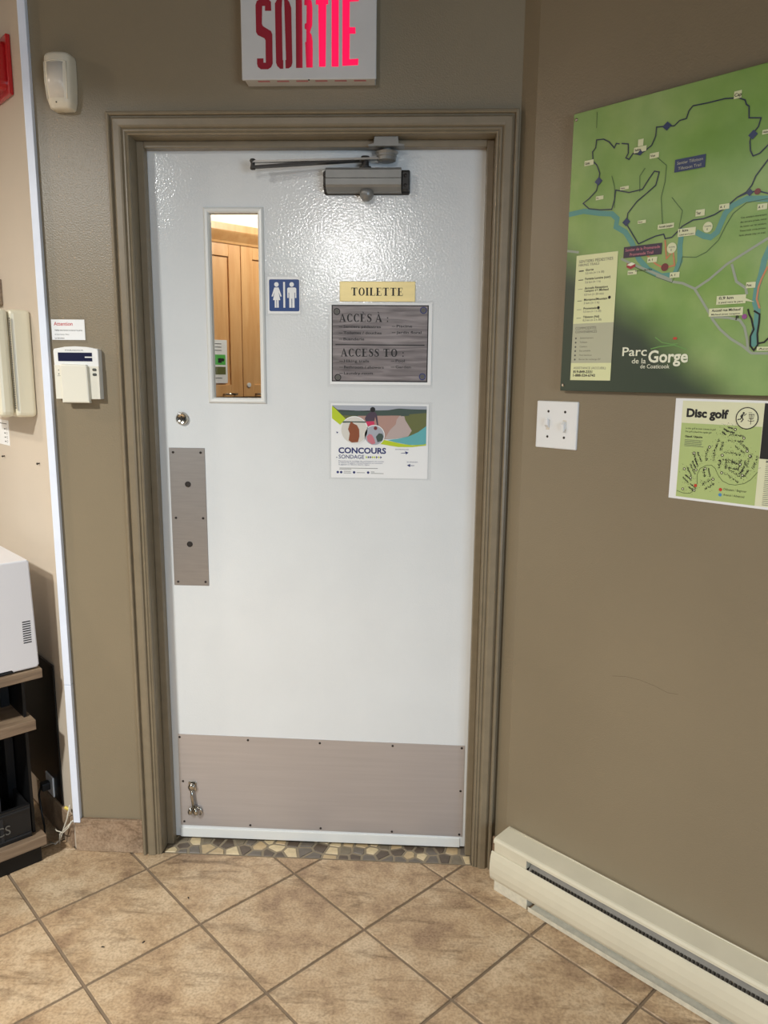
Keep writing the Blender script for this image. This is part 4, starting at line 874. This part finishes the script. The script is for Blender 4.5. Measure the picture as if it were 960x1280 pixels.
b.text('819-849-2331', .036, Lz(1113), .0058, yl, w=.052, bold=.03); b.text('1-888-524-6743', .036, Lz(1146), .0058, yl, w=.060, bold=.03); b.build('legend_bold_lettering', M_ink, lg)['kind'] = 'stuff'
bt.build('ground_lettering', M_ink, BD)['kind'] = 'stuff'
s1 = MB().lathe((.008, -.020, .622), (0, -1, 0), [(0, .004), (.0015, .004), (.0025, .002)], 10).build('screw', M_chrome, BD); MB().lathe((.008, -.020, .014), (0, -1, 0), [(0, .004), (.0015, .004), (.0025, .002)], 10).build('screw', M_chrome, BD)

DG = thing('disc_golf_poster', 'white laminated Disc golf course poster below the map board', 'poster', onR(0.410, 1.178), RZR)
MB().box(0, .356, -.0012, 0, 0, .2245).build('sheet', M_paper, DG)
d0 = -.0014
MB().rect(.0165, .340, .0055, .2195, d0).build('cream_panel', M_dcream, DG)
MB().rect(.0175, .1885, .0055, .1708, d0-.0002).build('green_panel', M_dgreen, DG)
MB().rect(.1895, .340, .1050, .2195, d0-.0002).build('black_panel', M_ink, DG)
b = MB(); b.text('Disc golf', .0270, .1850, .0170, d0-.0004, w=.091, bold=.045)
b.text('Le disc golf se joue comme le golf', .0270, .1580, .0036, d0-.0004, w=.067); b.text('Disc golf is played like regular golf', .0275, .1508, .0036, d0-.0004, w=.058); b.text('Objectif / Objective', .0273, .1395, .0042, d0-.0004, w=.039, bold=.03)
b.text('Débutant / Beginner', .1220, .0310, .0048, d0-.0004, w=.048); b.text('Avancé / Advanced', .1222, .0190, .0048, d0-.0004, w=.044)
b.ring(.1567, .1872, .0212, .0232, d0-.0008, 36)
def limb(pts, wd): b.ribbon([(x*k3, z*k3) for x, z in pts], wd*k3, d0-.0009)
b.disc(.1492, .1977, .0022, d0-.0009, 12); limb([(147.2, 195.2), (146.2, 188.5)], 3.6); limb([(147, 194.8), (151.5, 193.2), (155, 196.8)], 1.5); limb([(147, 194.6), (143.5, 191.2), (145, 188.5)], 1.4)
limb([(146, 188.8), (149.2, 184.5), (146.2, 180), (144.6, 179)], 2.0); limb([(146, 188.8), (143.5, 184.6), (139.0, 184.0), (138.5, 182.6)], 2.0)
limb([(165, 196), (165, 174.8)], 1.0); limb([(159.5, 195.8), (171, 195.8)], 1.2); limb([(160, 195.8), (161.5, 187), (164, 185.5)], .7); limb([(170.6, 195.8), (169.2, 187), (166, 185.5)], .7); limb([(162.5, 195.6), (163.5, 187)], .5); limb([(167.8, 195.6), (166.8, 187)], .5)
limb([(158.6, 182.6), (165, 181.2), (172, 182.9)], 1.1); limb([(161, 186.2), (169.6, 186.2)], .8); limb([(159, 199.6), (166, 199.2)], .7)
rd = random.Random(5)
blobs = [(47.0, 67.5, 26, 110, -30), (40.1, 47.3, 23, 80, -50), (59.2, 96.3, 29, 100, -25), (87.2, 104.6, 45, 120, 0), (105.1, 127.2, 32, 90, 15), (114.0, 156.8, 26, 40, 30), (126.1, 161.0, 39, 40, 10), (137.7, 144.5, 77, 60, 0), (151.8, 124.8, 65, 60, 35), (132.4, 103.7, 84, 80, 5), (137.4, 85.5, 58, 60, 5), (115.6, 87.0, 39, 80, 0), (139.3, 64.7, 84, 60, 30), (155.3, 87.2, 26, 110, 10), (175.2, 98.2, 39, 130, 15), (160.9, 73.9, 32, 80, 30), (82.3, 64.9, 32, 80, -15), (87.5, 40.3, 58, 60, -35), (52.7, 29.2, 39, 40, 35), (55.5, 82.8, 19, 70, -30)]
def speck(x, z, r): b.flat([((x+r*math.cos(a)*rd.uniform(.6, 1.3))*k3, (z+r*math.sin(a)*rd.uniform(.6, 1.3))*k3) for a in (0.2, 1.5, 2.8, 4.0, 5.2)], d0-.0005)
for cx, cz, w_, h_, rot in blobs:                                      # fairways drawn as two speckled tree lines each
    w_ = w_*.42; h_ = h_*.235; a = R(-rot) if abs(rot) > 1 else 0
    for sgn in (-1, 1):
        for i in range(60):
            lo = rd.gauss(0, .09); al = rd.uniform(-.5, .5)
            u_, v_ = ((sgn*.42+lo)*w_, al*h_) if h_ >= w_ else (al*w_, (sgn*.42+lo)*h_)
            speck(cx+u_*math.cos(a)-v_*math.sin(a), cz+u_*math.sin(a)+v_*math.cos(a), rd.uniform(.4, 1.0))
for i in range(420):
    cx, cz, w_, h_, rot = rd.choice(blobs); speck(cx+rd.gauss(0, 11), cz+rd.gauss(0, 11), rd.uniform(.4, .75))
b.build('black_print', M_ink, DG)['kind'] = 'stuff'
b = MB(); rings = [(51.1, 105.7), (32.1, 69.0), (84.0, 121.6), (135.0, 162.7), (154.4, 145.6), (112.7, 106.0), (163.4, 118.9), (114.9, 68.2), (151.7, 89.6), (158.2, 67.1), (78.4, 74.1), (97.6, 52.2), (47.9, 50.6), (32.1, 23.6), (58.4, 69.1), (58.0, 23.7), (169.8, 109.1)]
for x, z in rings: o = MB().ring(x*k3, z*k3, .0017, .0031, d0-.0010, 14).build('hole_marker', M_ink, DG); MB().disc(x*k3, z*k3, .0019, d0-.0009, 10).build('marker_fill', M_dcream, o)
b2 = MB(); b2.disc(.1567, .1872, .0214, d0-.0006, 36); b2.build('emblem_fill', M_dcream, DG)
b = MB(); b.ribbon([(x*k3, z*k3) for x, z in [(18.0, 18.4), (20.0, 18.0), (34.1, 14.3), (48.9, 15.3), (59.1, 25.0), (63.5, 40.1), (61.9, 59.3), (67.2, 73.0), (79.8, 80.7), (91.5, 82.5), (100.2, 76.2), (107.3, 62.7), (117.6, 50.7), (131.9, 45.2), (145.6, 44.8), (163.2, 49.8), (175.6, 59.2), (188.2, 76.6)]], .0012, d0-.0006); b.build('road_line', M_dline, DG)
b = MB(); b.disc(.1154, .0315, .0037, d0-.0006, 16); b.build('red_dot', M_redink, DG); MB().disc(.0603, .0344, .0036, d0-.0011, 16).build('red_dot', M_redink, DG)
b = MB(); b.disc(.1154, .0201, .0037, d0-.0006, 16); b.build('blue_dot', M_blueink, DG)
b = MB()
for i in range(6): b.rect(.0273, (71-rd.uniform(0, 12))*k3, .1335-.0027*i, .1343-.0027*i, d0-.0006)
for i in range(22): b.rect(.203, (325-rd.uniform(0, 50))*k3, .0930-.004*i+.0, .0940-.004*i, d0-.0006)
b.text('Règlements', .203, .0975, .0048, d0-.0006, w=.045, bold=.03); b.build('fine_print', M_inkgrey, DG)['kind'] = 'stuff'
b = MB()
for i in range(7):
    b.text('Trou %d' % (i+1), .2065, .207-.0135*i, .0046, d0-.0004); b.text('%d m' % (70+(i*37) % 60), .262, .207-.0135*i, .0046, d0-.0004); b.text('Par 3', .304, .207-.0135*i, .0046, d0-.0004)
b.build('white_lettering', M_paper, DG)['kind'] = 'stuff'

# ------------------------------------------------------------------ baseboard heater
HT = thing('baseboard_heater', 'long cream electric baseboard heater along the foot of the right wall', 'heater', onR(0.0, 0.0, 0.001), RZR)
LEN = 2.2; x0 = .012
MB().extr([(0, .166), (0, .1635), (-.068, .1560), (-.071, .1520), (-.071, .1465), (-.0735, .1465), (-.0735, .1530), (-.0705, .1585), (-.066, .1605)], x0, LEN).build('top_cover', M_heater, HT)
MB().box(x0, LEN, -.004, 0, .010, .1640).build('back_plate', M_dark, HT)
fp = [(-.0680, .1170), (-.0705, .1185), (-.0735, .1165), (-.0775, .100), (-.0800, .080), (-.0800, .060), (-.0775, .042), (-.0735, .0325), (-.0705, .0320), (-.0745, .044), (-.0770, .062), (-.0770, .080), (-.0745, .098), (-.0710, .1140)]
b = MB(); b.extr(fp, .006, LEN); b.build('front_panel', M_heater, HT)
e = MB(); e.box(x0, .122, -.0690, -.002, .117, .1555, .001, 1); e.build('end_box', M_heater, HT)
e = MB(); e.box(.018, .131, -.0720, -.002, 0.0, .033, .001, 1); e.build('end_foot', M_heater_end, HT)
MB().box(x0, .122, -.066, -.004, .033, .117).build('junction_box', M_dark, HT)
MB().extr([(-.004, .006), (-.070, .006), (-.0765, .010), (-.0785, .018), (-.0800, .018), (-.0785, .004), (-.072, .0005), (-.004, .0005)], .140, LEN).build('bottom_tray', M_heater_end, HT)
MB().extr([(-.034, .1365), (-.0640, .1060), (-.0655, .1075), (-.0355, .1380)], .124, LEN).build('inner_baffle', M_baffle, HT)
b = MB()
for i in range(215): xx = .135+i*.0095; b.box(xx, xx+.0046, -.0672, -.0600, .106, .1205)
o = b.build('heating_fins', M_fin, HT); o['kind'] = 'stuff'
MB().tube([(.125, -.052, .144), (.30, -.054, .141), (.42, -.056, .146), (.60, -.053, .142), (.90, -.055, .147), (1.3, -.052, .142), (LEN, -.054, .145)], .0022, 6).build('sensor_wire', M_black, HT, True)
MB().tube([(.016, -.006, .1668), (.22, -.004, .167), (.34, -.007, .1682), (.42, -.004, .167), (.62, -.006, .1680), (.80, -.004, .167), (LEN, -.005, .168)], .0022, 6).build('paint_bead', M_heater, HT, True)

# small crumbs on the floor
for i, (x, y, lab) in enumerate(((-.620, -.395, 'dark dry crumb on the floor tile at the left of the door'), (-.522, -.372, 'second dark crumb a hand to the right of the left crumb'), (-.458, -.199, 'tiny dark speck beside a tile joint in front of the door'))):
    t = thing('floor_crumb', lab, 'crumb', (x, y, 0.0003), i*1.1); MB().prism([(-.004, 0), (-.0015, .0018), (.003, .0014), (.005, 0)], -.0012, .0014).build('crumb', M_hole, t)

# ------------------------------------------------------------------ maple cupboard in the hall behind the door
OC = Vector((-0.45, 1.90, 0)); RZC = RZS
CB = thing('maple_cupboard', 'tall maple wall cupboard with framed doors behind the narrow door window', 'cupboard', (OC.x, OC.y, 1.325), RZC)
MB().box(-1.05, .45, .002, .34, .008, .715).build('carcass', M_maple, CB)
def cdoor(x0, x1):
    d = MB(); z0, z1, rw, rh = .010, .713, .064, .058
    d.box(x0, x0+rw, -.020, .001, z0, z1, .0015, 1); d.box(x1-rw, x1, -.020, .001, z0, z1, .0015, 1); d.box(x0+rw, x1-rw, -.020, .001, z0, z0+rh-.0, .0015, 1); d.box(x0+rw, x1-rw, -.020, .001, z1-rh, z1, .0015, 1)
    o = d.build('cupboard_door', M_maple, CB); MB().box(x0+rw-.002, x1-rw+.002, -.010, 0, z0+rh-.002, z1-rh+.002).build('door_panel', M_maple, o); return o
cA = cdoor(-.785, -.3765); cB = cdoor(-.3735, .035)
for dd, xx in ((cA, -.455), (cB, -.275)):
    b = MB(); b.tube([(xx-.030, -.020, .022), (xx-.030, -.044, .024), (xx+.030, -.044, .024), (xx+.030, -.020, .022)], .005, 8); b.build('handle', M_chrome, dd, True)
MB().lathe((-.344, -.020, .066), (0, -1, 0), [(0, .011), (.004, .011), (.005, .008), (.005, 0)], 18).build('catch_knob', M_white, cB)
MB().extr([(.02, .712), (-.026, .712), (-.030, .722), (-.062, .756), (-.066, .762), (-.066, .792), (.02, .792)], -1.06, .46).build('crown_moulding', M_maple, CB)
sf = MB().box(-1.1, .5, .0, .40, .793, 1.274).build('wall_bulkhead', M_white_room); sf.location = (OC.x, OC.y, 1.325); sf.rotation_euler = (0, 0, RZC); struct(sf)
t = thing('taped_sheet', 'white sheet with green pictures taped to the maple cupboard door', 'sheet', tuple(OC+eS*(-.462)+nS*.0205+Vector((0, 0, 1.400))), RZC)
MB().box(-.216, 0, -.001, 0, 0, .200).build('paper', M_paper, t)
b = MB(); b.rect(-.20, -.010, .085, .132, -.0012); b.build('green_photo', M_green1, t); b = MB(); b.rect(-.20, -.010, .040, .076, -.0012); b.build('lower_photo', M_olive, t)
b = MB(); b.disc(-.024, .108, .008, -.0014, 10); b.rect(-.05, -.03, .094, .116, -.0014)
for z in (.150, .165, .180, .022): b.rect(-.19, -.03, z, z+.003, -.0014)
b.build('print', M_ink, t)
